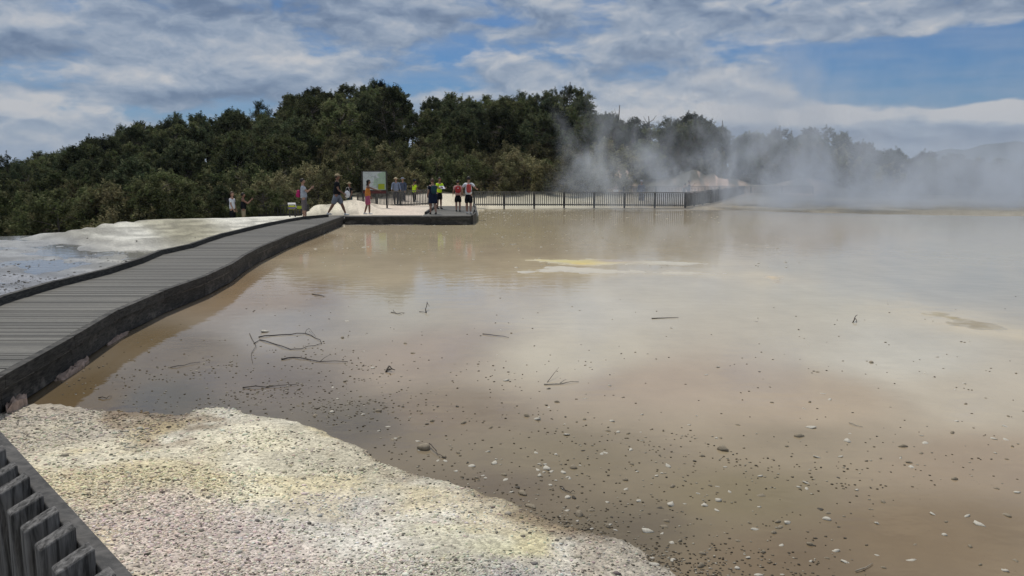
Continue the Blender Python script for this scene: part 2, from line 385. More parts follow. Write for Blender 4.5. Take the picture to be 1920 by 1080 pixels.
k = t.m('MULTIPLY', t.rng(g1, .3, .7, .78, 1.14), t.m('MULTIPLY', t.rng(cellv, 0., 1., .72, 1.2), t.rng(cellv2, 0., 1., .82, 1.14)))
c = t.mix(1., ca, t.xyz(k, k, k), 'MULTIPLY')
c = t.mix(t.rng(t.m('ADD', cellv2, g2), 1.38, 1.5, 0., .55), c, (.13, .115, .09))
c = t.mix(t.m('MULTIPLY', wa, .5), c, t.mix(1., c, (.5, .47, .42), 'MULTIPLY'))
t.put(b.inputs['Base Color'], c)
t.put(b.inputs['Roughness'], t.rng(wa, 0., 1., .92, .38)); b.inputs['Specular IOR Level'].default_value = .3
hh = t.m('ADD', t.m('MULTIPLY', vor.outputs['Distance'], -.9), t.m('ADD', t.m('MULTIPLY', vor2.outputs['Distance'], -.4), t.m('MULTIPLY', g1, .8)))
t.put(b.inputs['Normal'], t.bump(hh, .55, .02))
g = mesh_np('ground', np.stack([GX, GY, GZ], 1), GF, m_ground, smooth=True, attrs={'tint': gcol, 'wet': wet})
tag(g, kind='structure')

# ------------------------------------------------------------------ water: milky, shallow, mirror-smooth
WX, WY, WF = polar(wrap_az(330, 42, 30), rings(1.6, 70, 2.0, 90))
sdl = sdpoly(WX, WY, LAKE); sdp = sdpoly(WX, WY, POOL)
keepv = (sdl > -1.3) | (sdp > -1.2)
WF = WF[keepv[WF].all(1)]
wpx, wpy = topix(WX, WY, 0.)
wpx = np.clip(wpx, -200, 2200); wpy = np.clip(wpy, 380, 1250)
silt_reflection = [(600,445,(222,205,172)),(900,415,(196,180,142)),(1200,430,(184,168,136)),(1500,450,(180,164,138)),(1850,425,(170,162,142)),(700,500,(196,180,150)),  # silt tones; far water also painted paler against dark tree reflections and steam
  (700,560,(178,168,145)),(950,500,(190,172,142)),(1300,540,(196,184,158)),(1100,580,(198,188,166)),(1600,560,(194,184,158)),(1850,500,(182,172,146)),(1500,500,(190,178,150)),
  (1100,650,(196,184,158)),(1700,650,(196,188,168)),(800,650,(165,146,122)),(500,600,(158,148,132)),(560,700,(118,105,90)),(350,740,(95,88,74)),(200,740,(104,86,56)),(330,640,(116,98,68)),(450,540,(148,124,92)),(580,450,(150,125,88)),  # brown points by the boardwalk paint its reflection band into the silt colour
  (900,750,(138,120,94)),(1500,740,(178,158,128)),(1250,700,(172,152,126)),(1850,740,(186,172,146)),(1100,850,(134,120,92)),(700,780,(108,98,80)),(1500,830,(150,134,106)),(1850,850,(158,138,110)),(1450,920,(130,116,84)),(1800,1000,(128,108,78)),(1200,1000,(112,100,78)),(1000,930,(120,106,84)),(1550,1060,(122,104,78)),
  (100,500,(132,134,138)),(300,480,(160,158,150)),(60,460,(140,142,144))]
wpx = wpx+(fbm(WX*.35+8, WY*.25, 3)-.45)*260; wpy = wpy+(fbm(WX*.3, WY*.22+5, 3)-.45)*70*np.clip((wpy-380)/200, .1, 1)
wcol = idw(wpx, wpy, silt_reflection, 1., 2.6, 3.2); wl = wcol.mean(1, keepdims=True); wcol = (wl+(wcol-wl)*.84)*np.where(WX[:, None] < -9.0, .8, .95)
cl = fbm(WX*.22+4, WY*.12+2, 4)[:, None]; wcol *= .93+.17*cl
SHELVES = [[(955,509),(1050,500),(1110,503),(1190,508),(1290,511),(1370,513),(1180,514),(980,512)], [(975,487),(1090,486),(1350,494),(1200,495),(1080,500)], [(1425,514),(1475,528),(1445,532)], [(1685,581),(1790,586),(1910,622),(1900,630),(1770,604)]]
for sh_ in SHELVES:
    dsh = -sdpoly(WX, WY, [W(a_, b_) for a_, b_ in sh_])+(fbm(WX*1.5, WY*1.5, 3)-.45)*1.2; ksh = (np.exp(-np.maximum(dsh, 0)/.55)*.7)[:, None]; wcol = wcol*(1-ksh)+np.array(s2l((205,190,160)))*ksh
m_water, t, b = newmat('milky_water')
ca = t.new('ShaderNodeAttribute', attribute_name='silt_reflection').outputs['Color']; P = t.pos()
nz = t.noise(t.vm('MULTIPLY', P, (1., .6, 1.)), 1.3, 6, .62)
k = t.rng(nz, .3, .7, .93, 1.07)
sp = t.noise(P, 26, 3, .7); fs = t.noise(P, 2.2, 3, .5)
c = t.mix(1., ca, t.xyz(k, k, k), 'MULTIPLY')
ysep = t.sep(P)[1]
spk = t.m('MULTIPLY', t.rng(t.m('ADD', sp, t.m('MULTIPLY', fs, .35)), .86, .93, 0., .5), t.rng(ysep, 8., 16., 1., 0.))
c = t.mix(spk, c, t.mix(1., c, (.4, .38, .34), 'MULTIPLY'))
t.put(b.inputs['Base Color'], c); b.inputs['Roughness'].default_value = .035; b.inputs['IOR'].default_value = 1.22
b.inputs['Specular IOR Level'].default_value = .5
t.put(b.inputs['Normal'], t.bump(t.noise(t.vm('MULTIPLY', P, (1., 1.6, 1.)), 2.4, 3, .5), .035, .1))
w = mesh_np('water', np.stack([WX, WY, np.zeros_like(WX)], 1), WF, m_water, smooth=True, attrs={'silt_reflection': wcol}); tag(w, kind='structure')

# ------------------------------------------------------------------ far hills
m_hill = simple('far_hill', (.02, .035, .035), .95, .3, .004)
def ridge(name, D, prof, lo=-60, hi=60, n=400, depth=900):
    A = np.radians(np.linspace(lo, hi, n)); px = 960+F*np.tan(A)
    top = np.interp(px, [p[0] for p in prof], [(322-p[1])/F*D+2.3 for p in prof]) + (fbm(px*.03, px*0+D, 4)-.47)*D*.004
    V = []; 
    for k, (dd, hh) in enumerate([(-depth, 0), (-depth*.5, .55), (0, 1), (depth, .2)]):
        rr = D+dd; V.append(np.stack([rr*np.tan(A), np.full(n, rr), np.where(hh > 0, top*hh*(rr/D if hh == 1 else 1), -5.)+ (fbm(px*.05, px*0+k, 3)-.45)*30*(hh == .55)], 1))
    V = np.concatenate(V); Fc = [(r*n+i, r*n+i+1, (r+1)*n+i+1, (r+1)*n+i) for r in range(3) for i in range(n-1)]
    o = mesh_np(name, V, Fc, m_hill, smooth=True); tag(o, kind='structure')
ridge('hills', 4200, [(-900,318),(0,312),(60,317),(200,321),(1560,310),(1690,300),(1740,286),(1765,281),(1790,283),(1805,281),(1830,274),(1870,270),(1892,266),(1920,270),(2000,262),(2300,275),(3000,300)])

# ------------------------------------------------------------------ materials
m_deck, t, b = newmat('weathered_deck')
oc = t.objc(); pv = t.new('ShaderNodeNewGeometry').outputs['Random Per Island']
nz = t.noise(t.vm('MULTIPLY', oc, (3., 14, 6)), 5, 6, .7)
k = t.m('MULTIPLY', t.rng(nz, .3, .7, .7, 1.25), t.rng(pv, 0., 1., .55, 1.3))
c = t.mix(1., t.mix(t.noise(oc, .7, 3), (.095, .093, .083), (.155, .148, .128)), t.xyz(k, k, k), 'MULTIPLY')
sx, sy, sz = t.sep(oc)
wx = t.m('ABSOLUTE', t.m('SINE', t.m('ADD', t.m('MULTIPLY', sx, 110.), t.m('MULTIPLY', t.m('PINGPONG', sy, .03), 90.))))
c = t.mix(t.rng(wx, .0, .35, .5, 0.), c, (.03, .03, .03))
t.put(b.inputs['Base Color'], c); b.inputs['Roughness'].default_value = .62; b.inputs['Specular IOR Level'].default_value = .35
t.put(b.inputs['Normal'], t.bump(t.m('ADD', nz, t.m('MULTIPLY', wx, -.5)), .5, .006))
def timber(name, c1, c2, sc=(1, 1, 1), rough=.8, bump=.5, freq=5.):
    m, t, b = newmat(name); oc = t.objc(); pv = t.new('ShaderNodeNewGeometry').outputs['Random Per Island']
    nz = t.noise(t.vm('MULTIPLY', oc, sc), freq, 6, .65, .6); n2 = t.noise(oc, 2.3, 4, .6)
    c = t.mix(t.rng(nz, .38, .62), c1, c2); k = t.m('MULTIPLY', t.rng(pv, 0., 1., .8, 1.15), t.rng(n2, .3, .7, .75, 1.2))
    t.put(b.inputs['Base Color'], t.mix(1., c, t.xyz(k, k, k), 'MULTIPLY')); b.inputs['Roughness'].default_value = rough
    b.inputs['Specular IOR Level'].default_value = .25
    t.put(b.inputs['Normal'], t.bump(nz, bump, .004)); return m
m_kerb = timber('dark_kerb_timber', (.02, .02, .019), (.08, .076, .068), (1.5, 1.5, 9), .75)
t = NT(m_kerb.node_tree); b = m_kerb.node_tree.nodes['Principled BSDF']; zz_ = t.sep(t.pos())[2]
salt = t.m('MULTIPLY', t.rng(zz_, .10, .30, 1., 0.), t.rng(t.noise(t.vm('MULTIPLY', t.pos(), (1, 1, 2.)), 2.2, 6, .7), .52, .66, 0., .6))
t.put(b.inputs['Base Color'], t.mix(salt, b.inputs['Base Color'].links[0].from_socket, (.26, .235, .20)))
m_grey = timber('grey_weathered_timber', (.04, .039, .038), (.20, .195, .19), (9, 9, .8), .85, 1., 7.)
m_greyh = timber('grey_rail_timber', (.06, .06, .06), (.13, .125, .12), (6, 6, 6), .85, .6, 3.)
m_fence = timber('pale_fence_timber', (.10, .10, .095), (.2, .195, .18), (4, 4, 1), .85, .3)
m_fpost = timber('dark_post_timber', (.03, .03, .028), (.09, .085, .078), (4, 4, 1), .85, .3)
m_skin = simple('skin', (.42, .25, .18), .55, .08, 20); m_skin2 = simple('tanned_skin', (.25, .135, .09), .55, .08, 20)
def cloth(name, c): return simple(name, c, .9, .18, 30, .3, .1)
m_white = cloth('white_cloth', (.72, .74, .78)); m_black = cloth('black_cloth', (.012, .013, .016)); m_navy = cloth('navy_cloth', (.018, .025, .05))
m_lgrey = cloth('light_grey_cloth', (.42, .46, .52)); m_sgrey = cloth('grey_shorts_cloth', (.2, .22, .26)); m_taupe = cloth('taupe_cloth', (.17, .145, .145))
m_hiv = cloth('hi_vis_cloth', (.62, .9, .04)); m_pink = cloth('pink_cloth', (.5, .12, .2)); m_orange = cloth('orange_cloth', (.7, .26, .06)); m_red = cloth('red_cloth', (.42, .05, .05))
m_mag = cloth('magenta_cloth', (.42, .03, .13)); m_teal = cloth('dark_teal_cloth', (.03, .07, .085)); m_khaki = cloth('khaki_cloth', (.34, .28, .18)); m_blueg = cloth('blue_grey_cloth', (.09, .11, .16))
m_hair = simple('dark_hair', (.012, .01, .009), .5, .2, 40); m_hairb = simple('brown_hair', (.09, .05, .03), .5, .2, 40)
m_shoe = simple('white_shoe', (.68, .68, .66), .6, .08, 20); m_shoeb = simple('black_shoe', (.015, .015, .015), .5, .1, 20)
m_phone = simple('phone_black', (.01, .01, .012), .2, .05, 5); m_lip = simple('lip', (.3, .1, .09), .5, .05, 5)
m_straw = simple('straw_hat', (.48, .4, .26), .9, .2, 30)
m_stonew = simple('pale_stone', (.5, .47, .40), .85, .35, 12, .5); m_stoned = simple('wet_dark_stone', (.07, .06, .045), .5, .4, 20, .5); m_stonet = simple('tan_stone', (.26, .22, .16), .7, .35, 14, .5)
m_twig = simple('wet_dead_wood', (.06, .048, .038), .7, .4, 30, .5); m_twigp = simple('bleached_dead_wood', (.3, .27, .22), .8, .3, 30, .5)

# ------------------------------------------------------------------ boardwalk
DZ = .28; KZ = .40
Lp = [W(a, b, KZ) for a, b in [(-230,650),(0,555),(70,533),(172,510),(246,490),(303,467),(352,458),(408,439),(494,419),(556,407),(614,402)]]
Rp = [W(a, b, KZ) for a, b in [(-210,822),(0,708),(120,643),(197,594),(246,569),(317,541),(376,522),(426,501),(471,471),(544,440),(603,420),(645,405)]]
def resample(P, step):
    P = np.array(P); s = np.concatenate([[0], np.cumsum(np.hypot(*np.diff(P, axis=0).T))]); n = max(2, int(s[-1]/step)+1)
    q = np.linspace(0, s[-1], n); return np.stack([np.interp(q, s, P[:, 0]), np.interp(q, s, P[:, 1])], 1)
bw = empty('boardwalk', (-6.5, 20, 0)); tag(bw, 'long dark timber boardwalk with low kerbs curving along the pool edge to a small platform', 'boardwalk')
def wparent(o, p): o.parent = p; o.matrix_parent_inverse = Matrix.Translation(p.location).inverted(); return o
rnd = random.Random(4)
mb = MB()
ya = np.array(sorted([(p[1], p[0]) for p in Lp])); yb = np.array(sorted([(p[1], p[0]) for p in Rp]))
y = 5.0
while y < 35.0:
    xl = np.interp(y, ya[:, 0], ya[:, 1])-.02; xr = np.interp(y, yb[:, 0], yb[:, 1])-.05
    dzp = rnd.uniform(-.003, .003)
    mb.box(((xl+xr)/2, y, DZ-.02+dzp), (xr-xl, .086, .04)); y += .098
while y < 37.6:      # platform by the lake: planks across its full length
    for x0, x1 in [(-9.0,-6.6),(-6.59,-4.2),(-4.19,-1.85)]: mb.box(((x0+x1)/2, y, DZ-.02+rnd.uniform(-.003, .003)), (x1-x0-.01, .132, .04))
    y += .142
while y < 48.:
    mb.box((-3.0+ (y-37)*-.03, y, DZ-.02+rnd.uniform(-.003, .003)), (2.3, .132, .04)); y += .142
wparent(mb.build('deck_planks', m_deck), bw)
def kerb(name, pts, z0, z1, th, seglen=2.4):
    Q = resample(pts, seglen*.75); mb = MB()
    n = len(Q)-1
    for i in range(n):
        a, b_ = Q[i], Q[i+1]; dvec = b_-a; L = np.hypot(*dvec); rz = math.atan2(dvec[1], dvec[0])
        joint = .010
        c_ = (a+b_)/2; j = (i % 3-1)*.004
        mb.box((c_[0], c_[1], (z0+z1)/2+j), (L+ (.0 if joint else .004)-joint, th+ (i % 2)*.001, z1-z0), rz)
    return wparent(mb.build(name, m_kerb), bw)
Rk = [(p[0]-.05, p[1]) for p in Rp]
kerb('kerb', Rk, DZ-.01, KZ, .09)
kerb('fascia', [(p[0]-.08, p[1]) for p in Rp], .015, DZ-.012, .05)
kerb('kerb', [(p[0]+.02, p[1]) for p in Lp], .02, KZ, .09)
fr = [(-7.28, 34.9), (-1.95, 34.95), (-1.78, 35.1)]
kerb('kerb', fr, DZ-.01, KZ-.02, .09); kerb('fascia', [(a, b_+.03) for a, b_ in fr], .015, DZ-.012, .05)
rk = [(-1.76, 35.15), (-1.70, 36.2), (-1.72, 38), (-1.85, 41), (-2.05, 45), (-2.3, 48)]
kerb('kerb', rk, .02, KZ+.02, .09)
kerb('kerb', [(-4.15, 38.5), (-4.25, 42), (-4.4, 47.5)], .1, KZ, .09)
mb = MB()
for yy in np.arange(6, 35, 1.5):
    xr = np.interp(yy, yb[:, 0], yb[:, 1])-.14; xl = np.interp(yy, ya[:, 0], ya[:, 1])+.16
    for xx in (xr, xl): mb = MB(); mb.box((xx, yy, .09), (.1, .1, .34)); wparent(mb.build('stump', m_kerb), bw)
# pale crust blocks against the boardwalk foot
def slab(name, pts, z0, z1, mat, label, cat, seed=0, rough=.02):
    rg = random.Random(seed); P = resample(pts+[pts[0]], .08)[:-1]; c = P.mean(0); mb = MB(); n = len(P); vs = []; fs = []
    prof = [(1.0, z0), (.97, z1-(z1-z0)*.15), (.82, z1), (.45, z1)]
    for (s_, z_) in prof:
        for p in P: q = c+(p-c)*s_*(1+rg.uniform(-rough, rough)*4); vs.append((q[0], q[1], z_+rg.uniform(-.3, .3)*(z1-z0)))
    vs.append((c[0], c[1], z1))
    for r_ in range(3):
        for i in range(n): fs.append((r_*n+i, r_*n+(i+1) % n, (r_+1)*n+(i+1) % n, (r_+1)*n+i))
    for i in range(n): fs.append((3*n+i, 3*n+(i+1) % n, 4*n))
    mb.add(vs, fs, 0, False); o = mb.build(name, mat); tag(o, label, cat); return o
m_crust = simple('pink_white_crust', (.36, .27, .22), .9, .4, 14, .6)
slab('crust_slab', [W(a, b) for a, b in [(102,708),(135,690),(165,673),(168,680),(150,694),(122,712),(104,716)]], -.02, .045, m_crust, 'pinkish white crust slab at the foot of the boardwalk, largest of three', 'crust slab', 1)
slab('crust_slab', [W(a, b) for a, b in [(200,645),(225,628),(243,618),(240,626),(215,642),(200,650)]], -.02, .03, m_crust, 'thin pale crust slab at the boardwalk foot, farthest from the gravel', 'crust slab', 2)
slab('crust_slab', [W(a, b) for a, b in [(14,772),(30,757),(50,752),(52,760),(30,776),(12,784)]], .0, .10, m_crust, 'reddish crust slab where the boardwalk foot meets the gravel', 'crust slab', 3)

# ------------------------------------------------------------------ foreground picket fence and its platform
A = Vector((*W(0, 806, 1.42), 1.42)); B = Vector((*W(255, 1083, 1.42), 1.42)); u = (B-A).normalized(); nrm = Vector((-u.y, u.x, 0))
if nrm.dot(Vector((0, 0, 0))-A) < 0: nrm = -nrm                  # towards the photographer's side
nf = empty('picket_fence', (A.x, A.y, 0)); tag(nf, 'weathered grey fence of close thick pickets with a flat rail, nearest the camera', 'fence')
rz = math.atan2(u.y, u.x)
mb = MB(); c_ = A+u*.4+nrm*.022; mb.box((c_.x, c_.y, 1.372), (4.8, .044, .095), rz, bev=.004); wparent(mb.build('top_rail', m_greyh), nf)
mb = MB(); c_ = A+u*.4+nrm*.03; mb.box((c_.x, c_.y, .62), (4.8, .045, .09), rz); wparent(mb.build('lower_rail', m_greyh), nf)
def picket(s, w, dth, ztop, drop, i):
    mb = MB(); c = A+u*s+nrm*(.046+dth/2); h = w/2; e = .003
    vs = []
    for (a_, d_, z_) in [(-h,-1,.47),(h,-1,.47),(h,1,.47),(-h,1,.47),(-h,-1,ztop),(h,-1,ztop),(h,1,ztop-drop),(-h,1,ztop-drop)]:
        vs.append(tuple(Vector((c.x, c.y, 0))+u*a_+nrm*(d_*dth/2)+Vector((0, 0, z_))))
    bm = bmesh.new(); bv = [bm.verts.new(v) for v in vs]
    for f in [(3,2,1,0),(4,5,6,7),(0,1,5,4),(1,2,6,5),(2,3,7,6),(3,0,4,7)]: bm.faces.new([bv[k] for k in f])
    bmesh.ops.recalc_face_normals(bm, faces=bm.faces[:])
    bmesh.ops.bevel(bm, geom=bm.edges[:], offset=.003, segments=1, affect='EDGES')
    mb.add([v.co for v in bm.verts], [[v.index for v in f.verts] for f in bm.faces]); bm.free()
    wparent(mb.build('picket', m_grey), nf)
rg = random.Random(3)
for i in range(-9, 11):
    s = .17+i*.152
    if i == 0: continue
    picket(s+rg.uniform(-.004, .004), .05, .080, 1.452+rg.uniform(-.009, .009), .034, i)
mb = MB(); c_ = A+u*.17+nrm*.10; mb.box((c_.x, c_.y, .965), (.09, .09, 1.02), rz, bev=.006); wparent(mb.build('post', m_grey), nf)
lk = empty('lookout_platform', (0, 0, 0)); tag(lk, 'grey timber lookout platform behind the near picket fence', 'platform')
mb = MB()
for i in range(26):
    c_ = A+u*(-1.8+i*.145)+nrm*1.35; mb.box((c_.x, c_.y, .44), (.135, 2.55, .04), rz)
mb.build('deck_planks', m_deck, lk)
mb = MB(); c_ = A+u*.1+nrm*.05; mb.box((c_.x, c_.y, .25), (4.0, .05, .44), rz); mb.build('fascia', m_kerb, lk)
mb = MB()
for i in range(5):
    for d_ in (.3, 2.3):
        c_ = A+u*(-1.7+i*.9)+nrm*d_; mb = MB(); mb.box((c_.x, c_.y, .2), (.12, .12, .46), rz); mb.build('stump', m_kerb, lk)

# ------------------------------------------------------------------ far fences
def gz(x, y): return float(ground(np.array([x]), np.array([y]))[0])
def fence(pts, label, h, zs=None, bay=1.73, pk=.118, pw=.055, pm=None):
    """pts: 2D line; zs base heights at each end"""
    Q = resample(pts, bay); n = len(Q); o = empty('picket_fence', (Q[0][0], Q[0][1], 0)); tag(o, label, 'fence')
    P0 = np.array(pts); 
    def base(q, i):
        if zs is not None: return zs[0]+(zs[1]-zs[0])*i/(n-1)
        return max(.02, gz(*q))
    bz = [base(Q[i], i) for i in range(n)]
    for i in range(n):
        mb = MB(); mb.box((Q[i][0], Q[i][1], bz[i]+h/2-.1), (.1, .1, h+.2)); wparent(mb.build('post', m_fpost), o)
    for i in range(n-1):
        a, c = Q[i], Q[i+1]; dvec = c-a; L = np.hypot(*dvec); rz = math.atan2(dvec[1], dvec[0]); nn = np.array([dvec[1], -dvec[0]])/L*.055
        if nn[1] > 0: nn = -nn
        mb = MB(); k = int(L/pk)
        for j in range(k):
            f_ = (j+.5)/k; q = a+dvec*f_+nn; zz = bz[i]+(bz[i+1]-bz[i])*f_
            mb.box((q[0], q[1], zz+.06+(h-.08)/2), (pw, .02, h-.10), rz)
        wparent(mb.build('picket_panel', pm or m_fence), o)
        mb = MB()
        for hz, hh in ((h+.012, .045), (.16, .07)):
            zc = (bz[i]+bz[i+1])/2+hz; dzv = bz[i+1]-bz[i]
            M = Matrix.Rotation(rz, 4, 'Z') @ Matrix.Rotation(-math.atan2(dzv, L), 4, 'Y')
            mb.box(((a[0]+c[0])/2, (a[1]+c[1])/2, zc), (L+.02, .12 if hz > .5 else .05, hh), M=M)
        wparent(mb.build('rail', pm or m_fence), o)
    return o
fence([(-2.4,50.8),(4.,51.),(10.9,50.6)], 'long grey picket fence on the far shore right of the platform, fading into steam', .93, (.10, .05))
fence([(10.95,50.8),(15.,58.),(19.,66.)], 'picket fence running back from the far shore, half hidden by steam', .93, (.05, .2))
fence([(-10.2,53.2),(-8.0,50.8),(-5.0,49.0)], 'short grey picket fence left of the platform, in front of white sinter', .98, (-.15, .23), bay=1.9)
fence([(-4.95,49.2),(-5.3,52.5),(-5.8,55.5)], 'picket fence running uphill beside the pale path behind the platform', .9, (.23, .38), bay=2.2)
fence([(9.,65.),(16.,66.),(25.,67.)], 'distant picket fence in front of the pinkish bank, veiled by steam', 1.0, (.1, .1), bay=2.4)
def low_fence():
    fence([(-12.9,41.),(-11.8,41.2),(-10.4,41.)], 'low dark picket fence below the terrace edge beside the yellow signs', .62, (-.05, .0), bay=1.3, pk=.14, pw=.035, pm=m_fpost)
low_fence()

# ------------------------------------------------------------------ map board
def mapboard():
    D = 46.5; x0, _, zt = at(680, D, 322); x1, _, zb = at(724, D, 356); w = x1-x0; h = zt-zb; zg = gz((x0+x1)/2, D)
    o = empty('map_board', ((x0+x1)/2, D, zg)); tag(o, 'framed visitor map board with a white and green map, on two posts above the fence', 'sign')
    zc = (zt+zb)/2-zg
    for sx in (-1, 1): mb = MB(); mb.box((sx*(w/2+.03), .03, (zt-zg)/2-.1), (.09, .09, zt-zg+.24)); mb.build('post', m_fpost, o)
    mb = MB(); mb.box((0, .01, zc+h/2+.03), (w+.1, .08, .06)); mb.box((0, .01, zc-h/2-.03), (w+.0, .07, .06)); mb.build('frame', m_fpost, o)
    m, t, b = newmat('map_print'); oc = t.objc(); sx, sy, sz = t.sep(oc)
    nz = t.noise(t.vm('MULTIPLY', oc, (1, 0, 1)), 2.6, 4, .6, 1.)
    grn = t.rng(t.m('ADD', nz, t.m('MULTIPLY', sx, .35)), .5, .58, 0, 1)
    c = t.mix(grn, (.5, .55, .55), (.33, .45, .33))
    line = t.rng(t.m('ABSOLUTE', t.m('SUBTRACT', t.noise(t.vm('MULTIPLY', oc, (1, 0, 1)), 1.8, 2), .5)), .0, .02, .8, 0.)
    c = t.mix(line, c, (.25, .27, .3))
    t.put(b.inputs['Base Color'], c); b.inputs['Roughness'].default_value = .35
    mb = MB(); mb.box((0, -.01, zc), (w-.03, .03, h)); mb.build('map_panel', m, o)
    m2 = simple('olive_legend', (.3, .36, .02), .4, .08, 6)
    mb = MB(); mb.box((w*.3, -.03, zc-h*.32), (w*.28, .012, h*.3)); mb.build('legend_panel', m2, o)
    mb = MB(); mb.box((0, -.02, zc-h/2-.13), (w*1.0, .03, .16)); mb.build('lower_board', simple('maroon_board', (.09, .02, .02), .5, .1, 5), o)
mapboard()
def lowsign(px, py_top, py_bot, D, w, label, top, tilt):
    x, _, zt = at(px, D, py_top); _, _, zb = at(px, D, py_bot); zg = min(gz(x, D), zb)
    o = empty('warning_sign', (x, D, zg)); tag(o, label, 'sign'); h = zt-zb
    M = Matrix.Rotation(R(tilt), 4, 'X')
    if top:
        mb = MB(); mb.box((0, .06, zt-zg-.10), (w, .03, .26), M=M); mb.build('sloping_panel', simple('white_sign_paint', (.75, .75, .82), .4, .05, 5), o)
        mb = MB(); mb.box((0, -.02, zt-zg-.225), (w*.96, .02, .07)); mb.build('violet_strip', simple('dark_violet', (.12, .09, .25), .4, .05, 5), o)  # dark violet strip just below the sloping panel
    mb = MB(); mb.box((0, 0, (zb-zg)+h*.27+.06), (w*.85, .03, h*.5)); mb.build('yellow_panel', simple('yellow_green_paint', (.5, .52, .04) if top else (.28, .34, .03), .45, .1, 6), o)
    for sx in (-1, 1): mb = MB(); mb.box((sx*w*.35, .05, (zt-zg)/2-.1), (.05, .05, zt-zg+.02)); mb.build('post', m_fpost, o)
lowsign(547, 381, 395, 37.5, .36, 'low white-topped warning sign with a yellow panel on the terrace', True, 35)
lowsign(561, 383, 394, 39., .26, 'small dull yellow-green sign just right of the white-topped sign', False, 0)
# small white notice on the far fence line
def notice(px, py, D, w, h, label):
    x, _, z = at(px, D, py); zg = gz(x, D); o = empty('notice', (x, D, zg)); tag(o, label, 'sign')
    mb = MB(); mb.box((0, 0, z-zg), (w, .02, h)); mb.build('panel', simple('white_sign_paint', (.7, .7, .68), .5, .05, 5), o)
    mb = MB(); mb.box((0, .03, (z-zg)/2), (.05, .04, z-zg)); mb.build('post', m_fpost, o)
notice(1155, 358, 53, .34, .18, 'small white notice behind the far shore fence, before the steam')

# ------------------------------------------------------------------ people
def skin_mesh(V, E, RAD, root=0, sub=1):
    me = bpy.data.meshes.new('tmp'); me.from_pydata([tuple(v) for v in V], E, [])
    o = bpy.data.objects.new('tmp', me); C.objects.link(o)
    md = o.modifiers.new('Skin', 'SKIN'); md.use_smooth_shade = True; md.branch_smoothing = .3
    if not me.skin_vertices:
        raise RuntimeError('no skin layer')
    for i, r_ in enumerate(RAD):
        sv = me.skin_vertices[0].data[i]; sv.radius = r_; sv.use_root = (i == root)
    s_ = o.modifiers.new('Sub', 'SUBSURF'); s_.levels = sub; s_.render_levels = sub
    dg = bpy.context.evaluated_depsgraph_get(); dg.update()
    m2 = bpy.data.meshes.new_from_object(o.evaluated_get(dg))
    vs = [v.co.copy() for v in m2.vertices]; fs = [list(p.vertices) for p in m2.polygons]
    bpy.data.objects.remove(o); bpy.data.meshes.remove(me); bpy.data.meshes.remove(m2)
    return vs, fs
